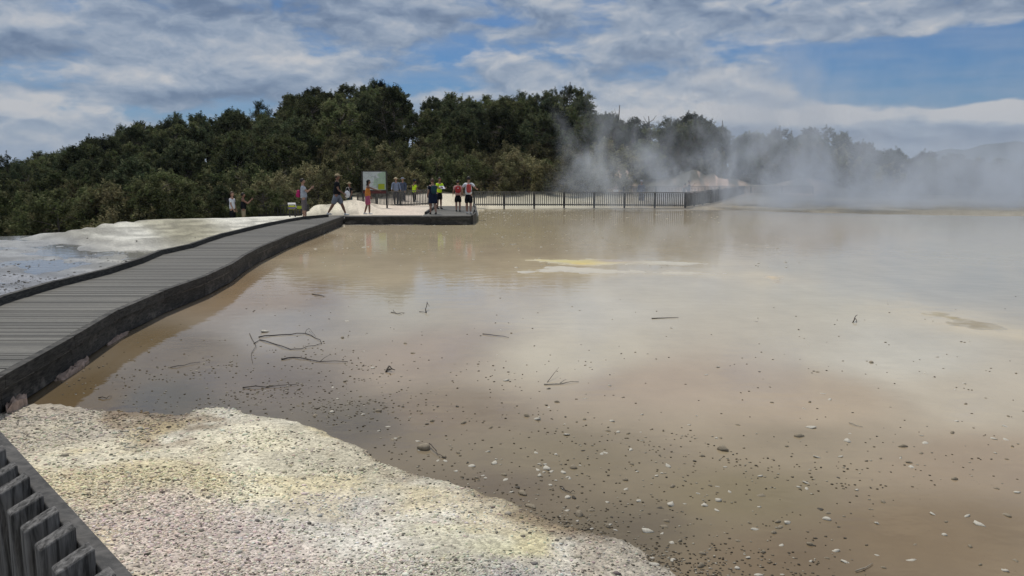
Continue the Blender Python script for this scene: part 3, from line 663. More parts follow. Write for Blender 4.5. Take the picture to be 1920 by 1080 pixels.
def person(loc, H, rz, label, legs=((4, 4), (-4, 4)), arms=((0, 8, 10), (0, 8, 10)), lean=0, skin=None, top=('tee', None), bottom=('shorts', None), shoe=None, hair=('short', None), hat=None, wide=1., headturn=0, headtilt=0):
    """legs: (swing, knee) left, right; arms: (pitch, abduct, elbow) left, right; angles in degrees; faces +Y"""
    skin = skin or m_skin; X = Vector
    V = []; E = []; Rd = []
    def add(v, r_, par=None):
        V.append(X(v)); Rd.append(r_); i = len(V)-1
        if par is not None: E.append((par, i))
        return i
    def up(v):                       # lean of the upper body about the pelvis
        v = X(v); q = v-X((0, 0, .53)); return X((0, 0, .53))+Matrix.Rotation(R(-lean), 3, 'X') @ q
    w_ = wide
    pel = add((0, 0, .53), (.070*w_, .056*w_)); wai = add(up((0, 0, .61)), (.066*w_, .052*w_), pel); che = add(up((0, 0, .725)), (.084*w_, .06*w_), wai)
    nb = add(up((0, -.003, .80)), (.06, .045), che); nk = add(up((0, .002, .845)), (.03, .032), nb); hd0 = add(up((0, .008, .88)), (.034, .036), nk)
    J = {}
    for s_, (sw, kn), key in ((-1, legs[0], 'L'), (1, legs[1], 'R')):
        hip = add((s_*.050*w_, 0, .49), (.044*w_, .044*w_), pel)
        a = R(sw); b_ = R(sw-kn)
        th = X((s_*.004, math.sin(a), -math.cos(a))); sh = X((s_*.002, math.sin(b_), -math.cos(b_)))
        mid = add(V[hip]+th*.12, (.044*w_, .044*w_), hip); kne = add(V[hip]+th*.235, (.034*w_, .036*w_), mid)
        calf = add(V[kne]+sh*.08, (.034*w_, .036*w_), kne); ank = add(V[kne]+sh*.215, (.019, .021), calf)
        heel = add(V[ank]+X((0, -.012, -.02)), (.018, .016), ank); toe = add(V[ank]+X((s_*.01, .075, -.025)), (.022, .011), heel)
        J[key] = (hip, mid, kne, calf, ank, toe)
    arms_i = {}
    fing = MB()
    for s_, (pt, ab, el), key in ((-1, arms[0], 'l'), (1, arms[1], 'r')):
        sh = add(up((s_*.095*w_, 0, .79)), (.036, .036), nb)
        a = R(pt); c = R(ab); d1 = X((s_*math.sin(c), math.cos(c)*math.sin(a), -math.cos(c)*math.cos(a)))
        a2 = R(pt+el); c2 = c*.3 - (R(12) if el > 50 else 0); d2 = X((s_*math.sin(c2), math.cos(c2)*math.sin(a2), -math.cos(c2)*math.cos(a2)))
        ua = add(V[sh]+d1*.08, (.027, .027), sh); el_ = add(V[sh]+d1*.165, (.021, .021), ua); fa = add(V[el_]+d2*.06, (.020, .020), el_); wr = add(V[el_]+d2*.14, (.013, .013), fa)
        pa = add(V[wr]+d2*.045, (.020, .010), wr)
        arms_i[key] = (sh, ua, el_, wr, pa, d2)
        side = d2.cross(X((s_, .01, 0))).normalized(); side = X((0, 1, 0)) if side.length < .5 else side
        for q in range(4):
            ln = (.038, .044, .041, .032)[q]; p0_ = V[pa]+side*(q-1.5)*.010
            curl = X((-s_, 0, 0))
            fing.tube([p0_, p0_+d2*ln*.5+curl*.004, p0_+d2*ln*.85+curl*.012], [.0055, .005, .0038], 5)
        p0_ = V[wr]+d2*.015+side*-.014; fing.tube([p0_, p0_+d2*.02-side*.014, p0_+d2*.036-side*.017], [.0065, .0055, .004], 5)
    dzf = .045-min(V[J['L'][4]].z, V[J['R'][4]].z)
    vs, fs = skin_mesh(V, E, Rd, 0)
    mb = MB(); mb.add(vs, fs, 0, True)
    mb.add(fing.v, fing.f, 0, True)
    hc = up((0, .012, .93)); Mh = Matrix.Rotation(R(headturn), 3, 'Z') @ Matrix.Rotation(R(headtilt), 3, 'X')
    def headf(p):
        q = p.copy()
        if q.z < 0: q.x *= 1-.28*(-q.z)**1.5; q.y *= 1-.12*(-q.z)
        if q.y > 0: q.y *= .93
        if q.y > .75 and abs(q.x) < .28 and -.35 < q.z < .15: q.y += .17*(1-abs(q.x)/.28)
        if q.y > .6 and abs(q.x) < .5 and -1 < q.z < -.75: q.y += .1
        return q
    mb.ball(hc, (.045, .056, .066), 0, 3, headf, Mh)
    for s_ in (-1, 1):
        mb.ball(hc+Mh @ X((s_*.046, -.004, -.002)), (.007, .012, .016), 0, 1, None, Mh)
        mb.ball(hc+Mh @ X((s_*.018, .048, .006)), (.007, .004, .004), 1, 1, None, Mh)
    mb.ball(hc+Mh @ X((0, .050, -.034)), (.015, .005, .0045), 2, 1, None, Mh)
    body = mb.build('person', [skin, m_hair, m_lip]); tag(body, label, 'person')
    def child(mb, name, mat): 
        o = mb.build(name, mat, body); return o
    # hair
    mb = MB(); hk, hm = hair; hm = hm or m_hair
    def hf(p):
        q = p.copy()
        if q.y > .25 and q.z < .35: q = q*.8
        if q.z < -.45: q.z = -.45
        return q
    mb.ball(hc+Mh @ X((0, -.006, .008)), (.051, .061, .069), 0, 3, hf, Mh)
    if hk == 'long': mb.ball(hc+Mh @ X((0, -.04, -.06)), (.045, .026, .085), 0, 2, None, Mh)
    if hk == 'tail': mb.tube([hc+Mh @ X((0, -.055, .02)), hc+Mh @ X((0, -.09, 0)), hc+Mh @ X((0, -.085, -.06)), hc+Mh @ X((0, -.075, -.11))], [.014, .02, .017, .005], 7)
    if hk == 'bun': mb.ball(hc+Mh @ X((0, -.055, .04)), (.024, .024, .024), 0, 2)
    child(mb, 'hair', hm)
    if hat:
        hk, hm = hat; mb = MB()
        def dome(p): q = p.copy(); q.z = max(q.z, -.02); return q
        mb.ball(hc+Mh @ X((0, -.004, .022)), (.055, .066, .058), 0, 3, dome, Mh)
        if hk == 'cap': mb.ball(hc+Mh @ X((0, .07, .026)), (.04, .045, .006), 0, 2, None, Mh)
        else: mb.ball(hc+Mh @ X((0, 0, .024)), (.10, .11, .008), 0, 3, None, Mh)
        child(mb, 'hat', hm)
    # top
    tk, tm = top
    if tk:
        g_ = 1.14; ids = [pel, wai, che, nb]
        TV = [V[pel]+X((0, 0, -.045 if bottom[0] != 'dress' else 0)), V[wai], V[che], V[nb]+X((0, 0, -.005))]; TR = [tuple(r*g_ for r in Rd[i]) for i in ids]; TR[0] = (.108*w_, .100*w_); TR[1] = (.092*w_, .086*w_); TE = [(0, 1), (1, 2), (2, 3)]
        TR[3] = (.066, .052)
        if tk in ('tee', 'long'):
            for key in ('l', 'r'):
                sh, ua, el_, wr, pa, d2 = arms_i[key]; b0 = len(TV)
                TV += [V[sh], V[ua].lerp(V[el_], .25)]; TR += [(.043, .043), (.037, .037)]; TE += [(3, b0), (b0, b0+1)]
                if tk == 'long': TV += [V[el_], V[wr]]; TR += [(.029, .029), (.021, .021)]; TE += [(b0+1, b0+2), (b0+2, b0+3)]
        vs, fs = skin_mesh(TV, TE, TR); mb = MB(); mb.add(vs, fs, 0, True); child(mb, {'tee': 't_shirt', 'long': 'long_sleeved_shirt', 'tank': 'tank_top'}[tk], tm)
    bk, bm_ = bottom
    if bk in ('shorts', 'trousers', 'capris'):
        BV = [V[pel]+X((0, 0, .055)), V[pel]+X((0, 0, -.01))]; BR = [(.094*w_, .088*w_), (.102*w_, .095*w_)]; BE = [(0, 1)]
        for key in ('L', 'R'):
            hip, mid, kne, calf, ank, toe = J[key]; b0 = len(BV)
            BV += [V[hip], V[mid]]; BR += [(.066*w_, .068*w_), (.062*w_, .064*w_)]; BE += [(1, b0), (b0, b0+1)]
            if bk == 'shorts': BV.append(V[mid].lerp(V[kne], .92)); BR.append((.06*w_, .06*w_)); BE.append((b0+1, b0+2))
            else:
                BV += [V[kne], V[calf]]; BR += [(.048*w_, .05*w_), (.044, .046)]; BE += [(b0+1, b0+2), (b0+2, b0+3)]
                if bk == 'trousers': BV.append(V[ank]); BR.append((.035, .036)); BE.append((b0+3, b0+4))
        vs, fs = skin_mesh(BV, BE, BR, 1); mb = MB(); mb.add(vs, fs, 0, True); child(mb, bk if bk != 'capris' else 'cropped_trousers', bm_)
    elif bk in ('skirt', 'dress'):
        mb = MB(); z1 = .60 if bk == 'skirt' else .63; zl = .33 if bk == 'skirt' else .31; n = 20; rows = 6; vs = []; fs = []
        for r_ in range(rows+1):
            f_ = r_/rows; z = z1+(zl-z1)*f_; rx = (.084+.030*math.sin(min(1, f_*1.6)*math.pi/2)+.012*f_)*w_; ry = rx*.78
            for k in range(n):
                th = 2*math.pi*k/n; wv = 1+.05*f_*math.sin(th*5); vs.append((rx*wv*math.cos(th), ry*wv*math.sin(th)+(.0), z))
        for r_ in range(rows):
            for k in range(n): fs.append((r_*n+k, r_*n+(k+1) % n, (r_+1)*n+(k+1) % n, (r_+1)*n+k))
        mb.add(vs, fs, 0, True); o_ = child(mb, bk, bm_); md = o_.modifiers.new('thick', 'SOLIDIFY'); md.thickness = .006
    for key in ('L', 'R'):
        ank = V[J[key][4]]; mb = MB()
        def sf(p): q = p.copy(); q.z = max(q.z, -.7); return q
        mb.ball(ank+X((0, .03, -.026)), (.028, .068, .022), 0, 2, sf); mb.ball(ank+X((0, -.008, -.008)), (.024, .028, .026), 0, 2)
        child(mb, 'shoe', shoe or m_shoe)
    # real size: the skeleton is 1 high
    H *= 1.06; body.scale = (H, H, H); body.location = (loc[0], loc[1], loc[2]+dzf*H); body.rotation_euler = (0, 0, rz)
    info = dict(obj=body, H=H, rz=rz, J=J, V=V, arms=arms_i, up=up)
    def Wd(v): return Matrix.Translation(body.location) @ Matrix.Rotation(rz, 4, 'Z') @ (X(v)*H)
    info['w'] = Wd
    return info
def backpack(pi, mat, label, side=0., z=.70, size=(.15, .075, .21), y=-.115, emblem=None):
    H = pi['H']; p = pi['w'](pi['up']((side, y, z))); o = empty('backpack', p, pi['rz']); tag(o, label, 'backpack')
    def sq(p_):
        q = p_.copy()
        for i in range(3): q[i] = math.copysign(abs(q[i])**.6, q[i])
        return q
    mb = MB(); mb.ball((0, 0, 0), (size[0]/2*H, size[1]/2*H, size[2]/2*H), 0, 3, sq); mb.build('bag', mat, o)
    mb = MB(); mb.ball((0, -size[1]*.5*H, -size[2]*.2*H), (size[0]*.36*H, size[1]*.22*H, size[2]*.22*H), 0, 3, sq); mb.build('pocket', mat, o)
    for s_ in (-1, 1):
        mb = MB(); mb.tube([(s_*size[0]*.3*H, size[1]*.4*H, size[2]*.42*H), (s_*size[0]*.36*H, .105*H, size[2]*.55*H), (s_*size[0]*.42*H, .17*H, size[2]*.25*H), (s_*size[0]*.5*H, .13*H, -size[2]*.2*H), (s_*size[0]*.45*H, size[1]*.4*H, -size[2]*.35*H)], .009*H, 6); mb.build('strap', m_black, o)
    if emblem: mb = MB(); mb.ball((0, -size[1]*.56*H, size[2]*.2*H), (.02*H, .006, .015*H), 0, 2); mb.build('emblem', emblem, o)
    return o
def phone(pi, label, off=(0, 0, 0)):
    pa = pi['V'][pi['arms']['r'][4]]; pb = pi['V'][pi['arms']['l'][4]]; p = pi['w']((pa+pb)/2+Vector(off)); o = empty('phone', p, pi['rz']); tag(o, label, 'phone')
    mb = MB(); mb.box((0, 0, 0), (.15, .009, .075), bev=.003); mb.build('case', m_phone, o)
    mb = MB(); mb.box((0, -.0056, 0), (.135, .002, .066)); mb.build('screen', simple('phone_screen', (.05, .06, .07), .1, .05, 3), o)
def spot(px, py, z=DZ): x, y = W(px, py, z); return (x, y, z)
RIGHT = R(-90)
a = person(spot(571, 410), 1.62, R(-80), 'person taking a photo in a grey t-shirt, taupe trousers and magenta pack', ((-3, 0), (6, 3)), ((38, 6, 95), (42, 6, 90)), -3, m_skin, ('tee', m_lgrey), ('capris', m_taupe), m_shoe, ('bun', m_hair), wide=1.12)
backpack(a, m_mag, 'magenta backpack worn low by the person in the grey t-shirt', z=.63, size=(.13, .09, .19), y=-.12); phone(a, 'phone held up by the person in the grey t-shirt', (0, .02, .03))
a = person(spot(633, 404), 1.87, R(-88), 'tall person striding along the boardwalk in a khaki cap, black t-shirt and grey shorts', ((26, 6), (-24, 8)), ((-10, 5, 25), (18, 5, 35)), 2, m_skin2, ('tee', m_black), ('shorts', m_sgrey), m_shoe, ('short', m_hair), ('cap', m_khaki), 1.15)
a = person(spot(690, 402.5), 1.56, R(-75), 'person with long dark hair, orange top and pink shorts, reaching one arm forward', ((12, 12), (-8, 10)), ((8, 6, 20), (68, 6, 8)), 4, m_skin2, ('tank', m_orange), ('shorts', m_pink), m_shoe, ('long', m_hair))
a = person(spot(812, 402), 1.60, R(25), 'person in a navy dress with brown hair and a dark teal backpack on the platform', ((10, 4), (-9, 8)), ((10, 6, 25), (22, 6, 40)), 2, m_skin, ('tee', m_navy), ('dress', m_navy), m_shoeb, ('short', m_hairb), wide=1.05)
backpack(a, m_teal, 'dark teal backpack worn by the person in the navy dress', z=.69, size=(.16, .09, .24))
a = person(spot(859, 396.5), 1.50, R(5), 'shorter person in black shorts and pink top wearing a red backpack', ((2, 2), (-2, 2)), ((5, 16, 40), (5, 16, 40)), 0, m_skin, ('tee', cloth('pale_pink_cloth', (.55, .33, .3))), ('shorts', m_black), m_shoeb, ('bun', m_hair), wide=1.08)
backpack(a, m_red, 'red backpack with a white emblem worn by the shorter person', z=.70, size=(.18, .09, .22), emblem=m_white)
a = person(spot(879, 401), 1.69, R(-12), 'person in white t-shirt and black shorts, hand on hip, at the corner', ((4, 3), (-3, 3)), ((-6, 30, 30), (-12, 42, 95)), 0, m_skin, ('tee', m_white), ('shorts', m_black), m_shoe, ('short', m_hair), wide=1.12)
backpack(a, cloth('faded_red_cloth', (.5, .09, .08)), 'faded red backpack slung on the right shoulder of the person in white', side=.035, z=.68, size=(.13, .08, .23))
a = person((*at(824, 44, 397)[:2], .28), 1.62, R(-140), 'person in a yellow hi-vis shirt reading a white sheet beside the path', ((3, 2), (-3, 2)), ((30, 8, 70), (30, 8, 70)), 3, m_skin2, ('tee', m_hiv), ('shorts', m_black), m_shoeb, ('short', m_hair))
o = empty('paper_map', a['w']((0, .17, .68)), R(-140)); tag(o, 'white folded sheet held by the hi-vis person beside the path', 'leaflet')
mb = MB(); M = Matrix.Rotation(R(50), 4, 'X'); mb.box((0, 0, 0), (.32, .004, .24), M=M); mb.build('sheet', m_white, o)
def behind(px, pyhead, D, H, *args, **kw):
    x, y, zh = at(px, D, pyhead); return person((x, y, zh-H*1.055), H, *args, **kw)
behind(776, 337, 53, 1.66, R(-60), 'person in a bright yellow hi-vis shirt behind the left picket fence', ((2, 2), (-2, 2)), ((20, 8, 30), (25, 8, 25)), 3, m_skin2, ('tee', m_hiv), ('trousers', m_black), m_shoeb, ('short', m_hair), ('cap', m_navy))
behind(742, 333, 52, 1.70, R(-170), 'person in a pale sun hat and light blue-grey shirt behind the left fence', ((2, 2), (-2, 2)), ((8, 14, 50), (8, 14, 50)), 0, m_skin, ('long', cloth('pale_blue_cloth', (.25, .29, .38))), ('trousers', m_navy), m_shoeb, ('short', m_hair), ('hat', m_straw), 1.1)
behind(755, 333, 54, 1.76, R(160), 'person in dark grey shirt and grey hat, rightmost of the pair behind the left fence', ((2, 2), (-2, 2)), ((8, 14, 30), (8, 14, 30)), 0, m_skin, ('long', m_blueg), ('trousers', m_navy), m_shoeb, ('short', m_hair), ('hat', m_sgrey), 1.1)
a = behind(655, 342, 48, 1.60, R(150), 'person in a black top and pale hat behind the sinter mound, partly hidden', ((3, 2), (-3, 2)), ((8, 8, 20), (8, 10, 20)), 0, m_skin2, ('tee', m_black), ('trousers', m_teal), m_shoeb, ('short', m_hair), ('hat', m_khaki))
o = empty('shoulder_bag', a['w']((.0, .12, .58))); tag(o, 'cream shoulder bag carried by the person behind the sinter mound', 'bag')
mb = MB(); mb.ball((0, 0, 0), (.17, .09, .22), 0, 3); mb.build('bag', m_white, o)
mb = MB(); mb.tube([(-.12, 0, .15), (-.05, .0, .38), (.08, 0, .42), (.14, .02, .16)], .014, 6); mb.build('strap', m_white, o)
a = behind(434, 360, 39.8, 1.66, R(-100), 'person in a white t-shirt and black trousers beyond the terrace edge on the left', ((2, 2), (-2, 2)), ((6, 6, 10), (10, 6, 20)), 0, m_skin, ('tee', m_white), ('trousers', m_black), m_shoeb, ('short', m_hairb))
a = behind(455, 362, 40., 1.60, R(-70), 'person in a black tank top raising a phone, farthest left pair beyond the terrace', ((2, 2), (-2, 2)), ((50, 8, 85), (50, 8, 85)), 0, m_skin2, ('tank', m_black), ('shorts', m_khaki), m_shoeb, ('short', m_hair)); phone(a, 'phone raised by the person in the black tank top', (0, .02, .03))
behind(1292, 338, 64, 1.72, R(-110), 'person in dark clothes raising an arm by the distant fence in the steam', ((2, 2), (-2, 2)), ((20, 10, 60), (60, 10, 80)), 0, m_skin2, ('tee', m_blueg), ('trousers', m_black), m_shoeb, ('short', m_hair))
behind(1283, 343, 64.3, 1.55, R(-60), 'shorter person in dark clothes leaning at the distant fence in the steam', ((2, 2), (-2, 2)), ((20, 10, 30), (20, 10, 30)), 8, m_skin2, ('tee', m_black), ('trousers', m_black), m_shoeb, ('short', m_hair))
behind(1203, 338, 58, 1.72, R(170), 'person in a blue-grey shirt almost lost in steam behind the far fence', ((2, 2), (-2, 2)), ((8, 10, 20), (8, 10, 20)), 0, m_skin2, ('long', m_blueg), ('trousers', m_navy), m_shoeb, ('short', m_hair), ('hat', m_sgrey), 1.1)

# ------------------------------------------------------------------ things in the lake shallows
rs = np.random.RandomState(11)
def stone_mesh(seed, name, mat, flat):
    rg = random.Random(seed); ph = [rg.uniform(0, 6) for _ in range(6)]
    def fn(p):
        k = 1+.22*math.sin(2.1*p.x+ph[0])*math.cos(2.4*p.y+ph[1])+.16*math.sin(3.7*p.z+3.1*p.x+ph[2])+.10*math.sin(6*p.y+ph[3])+rg.uniform(-.09, .09); q = p*k
        if q.z < -.35: q.z = -.35
        return q
    mb = MB(); mb.ball((0, 0, 0), (1, .72+rg.uniform(0, .2), flat), 0, 2, fn); return mb.mesh(name, mat)
PEB = [stone_mesh(i, 'stone', [m_stonew, m_stonet, m_stoned, m_stonew, m_stoned][i], .5+.1*(i % 3)) for i in range(5)]
cnt = 0; tries = 0
dens_pts = []
while cnt < 290 and tries < 20000:
    tries += 1
    px = rs.uniform(150, 1910); py = 600+480*rs.rand()**.7
    x, y = W(px, py); 
    if sdpoly(np.array([x]), np.array([y]), LAKE)[0] < .03: continue
    dn = .25+.5*math.exp(-((px-1000)/450)**2)*sm(py, 700, 860)+.4*math.exp(-((px-650)/300)**2)*math.exp(-((py-770)/90)**2)
    if rs.rand() > dn: continue
    pale = rs.rand() < (.8 if px > 900 else .6)
    k = rs.choice([0, 3, 1]) if pale else rs.choice([2, 4, 1])
    s = abs(rs.normal(0, 1))*.007+.011
    s *= 1.7 if (pale and rs.rand() < .12) else 1.; s *= .75 if k in (2, 4) else 1.
    s *= 1.3*(.75+.03*y)
    o = bpy.data.objects.new('stone', PEB[k]); C.objects.link(o); o.location = (x, y, rs.uniform(-.25, .1)*s); o.rotation_euler = (rs.uniform(-.3, .3), rs.uniform(-.3, .3), rs.uniform(0, 6.28)); o.scale = (s*rs.uniform(.8, 1.35), s*rs.uniform(.75, 1.1), s*rs.uniform(.7, 1.2))
    tag(o, 'small stone lying half submerged in the shallow muddy water', 'stone', 'stones scattered in the shallow water'); cnt += 1
# fine gravel: the lake bed litter (stuff) and the beach
def ico(sub=1):
    bm = bmesh.new(); bmesh.ops.create_icosphere(bm, subdivisions=sub, radius=1); v = np.array([q.co[:] for q in bm.verts]); f = np.array([[q.index for q in fc.verts] for fc in bm.faces]); bm.free(); return v, f
IV, IF = ico(1)
def scatter(name, X, Y, Z, Sz, cols, mat, flat=.6, kind='stuff'):
    n = len(X); ang = rs.uniform(0, 6.28, n); jit = 1+rs.uniform(-.28, .28, (n, len(IV), 1)); v = IV[None]*jit
    el = rs.uniform(.6, 1., n)[:, None]; vx = v[..., 0]*Sz[:, None]; vy = v[..., 1]*Sz[:, None]*el; vz = v[..., 2]*Sz[:, None]*flat*rs.uniform(.7, 1.2, n)[:, None]
    c, s = np.cos(ang)[:, None], np.sin(ang)[:, None]
    V = np.stack([vx*c-vy*s+X[:, None], vx*s+vy*c+Y[:, None], vz+Z[:, None]], -1).reshape(-1, 3)
    Fc = (IF[None]+(np.arange(n)*len(IV))[:, None, None]).reshape(-1, 3)
    o = mesh_np(name, V, Fc, mat, attrs={'tint': np.repeat(cols, len(IV), 0)}); tag(o, kind=kind); return o
m_grav, t, b = newmat('gravel'); t.put(b.inputs['Base Color'], t.new('ShaderNodeAttribute', attribute_name='tint').outputs['Color']); b.inputs['Roughness'].default_value = .85; b.inputs['Specular IOR Level'].default_value = .25
# beach gravel
n = 90000; px = rs.uniform(-250, 1500, n); py = 765+ 420*rs.rand(n)**.85
q = np.array([W(a_, b_) for a_, b_ in zip(px, py)]); X_, Y_ = q[:, 0], q[:, 1]
sd = sdpoly(X_, Y_, LAKE); ok = (sd < .04) & (X_ > -6.0); prob = np.clip(.25+.75*sm(fbm(X_*1.5, Y_*1.5, 3), .35, .6), 0, 1)*(1-.75*np.exp(-((px-690)/260)**2)*np.exp(-((py-815)/55)**2)); ok &= rs.rand(n) < prob
# smooth scoured patches without stones
for (a_, b_, ra, rb) in [(960,1030,70,22),(1000,960,30,10),(470,880,60,14),(640,870,60,14),(830,1045,90,18),(560,810,90,12)]: ok &= ~((((px-a_)/ra)**2+((py-b_)/rb)**2 < 1) & (rs.rand(n) < .8))
X_, Y_, px, py = X_[ok], Y_[ok], px[ok], py[ok]; Z_ = ground(X_, Y_)
base = idw(px+(fbm(X_*1.7+3, Y_*1.7, 4)-.46)*420, py+(fbm(X_*1.7, Y_*1.7+30, 4)-.46)*190, tint_pts, 1., 2.2, 3.5)*1.12; bl = base.mean(1, keepdims=True); base = bl+(base-bl)*.42; rr = rs.rand(len(X_))
wb = (np.exp(-(np.maximum(Z_, 0)/.016)**2)*sm(fbm(X_*3, Y_*3, 3), .25, .5)*(1-.6*np.exp(-((px-600)/150)**2)*np.exp(-((py-805)/70)**2)))[:, None]; base = base*(1-.65*wb)+np.array(s2l((112,92,68)))*.65*wb
mult = np.where(rr < .17, rs.uniform(.14, .42, len(X_)), np.where(rr > .86, rs.uniform(1.1, 1.4, len(X_)), rs.uniform(.65, 1.1, len(X_))))[:, None]
hue = 1+rs.normal(0, .05, (len(X_), 3)); cols = np.clip(base*np.array((1.10, 1.07, .98))*mult*hue, 0, .85)
Sz = (.0042+.0062*rs.rand(len(X_))**1.5+.012*(rs.rand(len(X_)) > .975)*rs.rand(len(X_)))*(.5+.16*np.hypot(X_, Y_))
scatter('gravel', X_, Y_, Z_, Sz, cols, m_grav)
# dark litter and pebbles under the film of water
n = 42000; px = rs.uniform(100, 2000, n); py = 545+575*rs.rand(n)**.7
dn = .035+.75*np.exp(-((px-560)/300)**2)*np.exp(-((py-735)/65)**2)+.30*np.exp(-((px-1050)/420)**2)*sm(py, 760, 900)+.05*sm(py, 850, 1000)-.12*sm(px, 1350, 1700)*sm(py, 850, 1000)
q = np.array([W(a_, b_) for a_, b_ in zip(px, py)]); X_, Y_ = q[:, 0], q[:, 1]; sd = sdpoly(X_, Y_, LAKE)
dn = dn+1.0*np.exp(-np.maximum(sd, 0)/.16)*(py > 780)*(px > 700); dn *= .35+1.3*sm(fbm(X_*1.2, Y_*1.2, 3), .35, .6)
ok = (sd > .0) & (rs.rand(n) < dn*.7); X_, Y_, px, py = X_[ok], Y_[ok], px[ok], py[ok]
cols = np.array((.07, .058, .042))[None]*rs.uniform(.5, 2.4, (len(X_), 1)); br_ = rs.rand(len(X_)) < .27; cols[br_] = np.array((.33, .3, .24))*rs.uniform(.6, 1.2, (br_.sum(), 1))
Sz = (.006+.007*rs.rand(len(X_)))*(.5+.085*Y_)
scatter('lake_litter', X_, Y_, np.full(len(X_), .001), Sz, cols, m_grav, .5)
n = 5000; px = rs.uniform(-100, 420, n); py = 440+130*rs.rand(n); q = np.array([W(a_, b_) for a_, b_ in zip(px, py)]); X_, Y_ = q[:, 0], q[:, 1]; Z_ = np.maximum(ground(X_, Y_), 0)
ok = (sdpoly(X_, Y_, POOL) > -1.0) & (sdpoly(X_, Y_, DECKP) < -.1) & (rs.rand(n) < .45*sm(py, 470, 520)*sm(fbm(X_*.9, Y_*.9, 3), .36, .55)+.06); X_, Y_, Z_ = X_[ok], Y_[ok], Z_[ok]
scatter('flat_litter', X_, Y_, Z_+.001, (.012+.03*rs.rand(len(X_))**2), np.array((.09, .085, .075))[None]*rs.uniform(.4, 2.6, (len(X_), 1)), m_grav, .4)
# pale foam flecks drifting on the far water
n = 6500; px = rs.uniform(560, 1500, n); py = 392+110*rs.rand(n)**1.7; q = np.array([W(a_, b_) for a_, b_ in zip(px, py)]); X_, Y_ = q[:, 0], q[:, 1]
dn = 1.6*(.06+.5*np.exp(-((px-900)/260)**2)*np.exp(-((py-395)/28)**2)+.1*np.exp(-((px-800)/200)**2)); dn *= sm(fbm(X_*.6, Y_*.6, 3), .32, .5)
ok = (sdpoly(X_, Y_, LAKE) > .1) & (rs.rand(n) < dn); X_, Y_ = X_[ok], Y_[ok]
scatter('foam_flecks', X_, Y_, np.full(len(X_), .002), (.022+.06*rs.rand(len(X_))**4)*(.6+.012*Y_), np.array((.62, .58, .48))[None]*rs.uniform(.6, 1.1, (len(X_), 1)), m_grav, .25)

# sinter shelves breaking the surface
m_shelf, t, b = newmat('shelf'); t.put(b.inputs['Base Color'], t.mix(1., t.new('ShaderNodeAttribute', attribute_name='tint').outputs['Color'], t.mix(t.noise(t.pos(), 6, 5, .7), (.7,.7,.7), (1.2,1.2,1.2)), 'MULTIPLY')); b.inputs['Roughness'].default_value = .75
def shelf(outline_px, label, hmax, zones, seed):
    Pw = [W(a_, b_) for a_, b_ in outline_px]; P_ = np.array(Pw); lo = P_.min(0)-.4; hi = P_.max(0)+.4
    nx = int(min(260, (hi[0]-lo[0])/.05)); ny = int(min(160, (hi[1]-lo[1])/.05)); X, Y = np.meshgrid(np.linspace(lo[0], hi[0], nx), np.linspace(lo[1], hi[1], ny))
    s = sdpoly(X, Y, Pw); nn = fbm(X*1.3+seed, Y*1.6, 5)-.47; sz = s*1.1-.02+nn*.8+(fbm(X*7, Y*9+seed, 3)-.44)*.55
    Z = np.clip(-.02+sm(sz, -.1, .25)*(.03+.012*hmax)+ (fbm(X*3+seed, Y*3, 3)-.45)*.022, -.03, hmax)
    pxs, pys = topix(X, Y, 0.); c = idw(pxs.ravel(), pys.ravel(), zones, 1., 9., 3.0)
    rimw = (np.exp(-((sz-.12)/.13)**2)*.7).ravel()[:, None]; c = c*(1-rimw)+np.array((.42, .395, .34))*rimw
    i = (np.arange(ny-1)[:, None]*nx+np.arange(nx-1)[None]).ravel(); Fc = np.stack([i, i+1, i+nx+1, i+nx], 1)
    zf = Z.ravel(); Fc = Fc[(zf[Fc] > -.012).any(1)]
    V = np.stack([X.ravel(), Y.ravel(), zf], 1); used = np.unique(Fc); mp = np.full(len(V), -1); mp[used] = np.arange(len(used))
    org = V[used].mean(0); org[2] = 0
    o = mesh_np('sinter_shelf', V[used]-org, mp[Fc], m_shelf, smooth=True, attrs={'tint': c[used]}); o.location = org; tag(o, label, 'sinter shelf')
shelf([(955,509),(1050,500),(1110,503),(1190,508),(1290,511),(1370,513),(1300,515),(1180,514),(1060,511),(980,512)], 'long thin white sinter shelf out in the lake, nearer of the two in mid-lake', .05, [(1000,510,(186,180,166)),(1300,512,(186,180,166))], 3)
shelf([(975,487),(1040,485),(1090,486),(1160,487),(1240,489),(1350,494),(1290,497),(1200,495),(1130,499),(1080,500),(1040,495),(990,490)], 'sinter shelf with a bright yellow sulphur patch in mid-lake', .05, [(1000,488,(190,178,140)),(1045,490,(190,180,130)),(1080,491,(190,178,120)),(1095,497,(205,178,85)),(1130,497,(205,195,160)),(1150,489,(150,140,140)),(1250,492,(182,178,166)),(1340,495,(190,186,174))], 8)
shelf([(1425,514),(1450,516),(1475,528),(1472,534),(1445,532),(1432,522)], 'small brownish sinter patch right of the mid-lake shelves', .03, [(1450,520,(190,175,150)),(1460,532,(150,130,110))], 5)
shelf([(1685,581),(1730,584),(1790,586),(1840,602),(1910,622),(1960,632),(1900,630),(1830,618),(1770,604),(1715,592)], 'slanting yellow-brown sinter shelf at the far right of the shallows', .045, [(1700,583,(200,180,110)),(1760,590,(150,138,110)),(1830,610,(150,140,120)),(1900,628,(180,172,150))], 12)
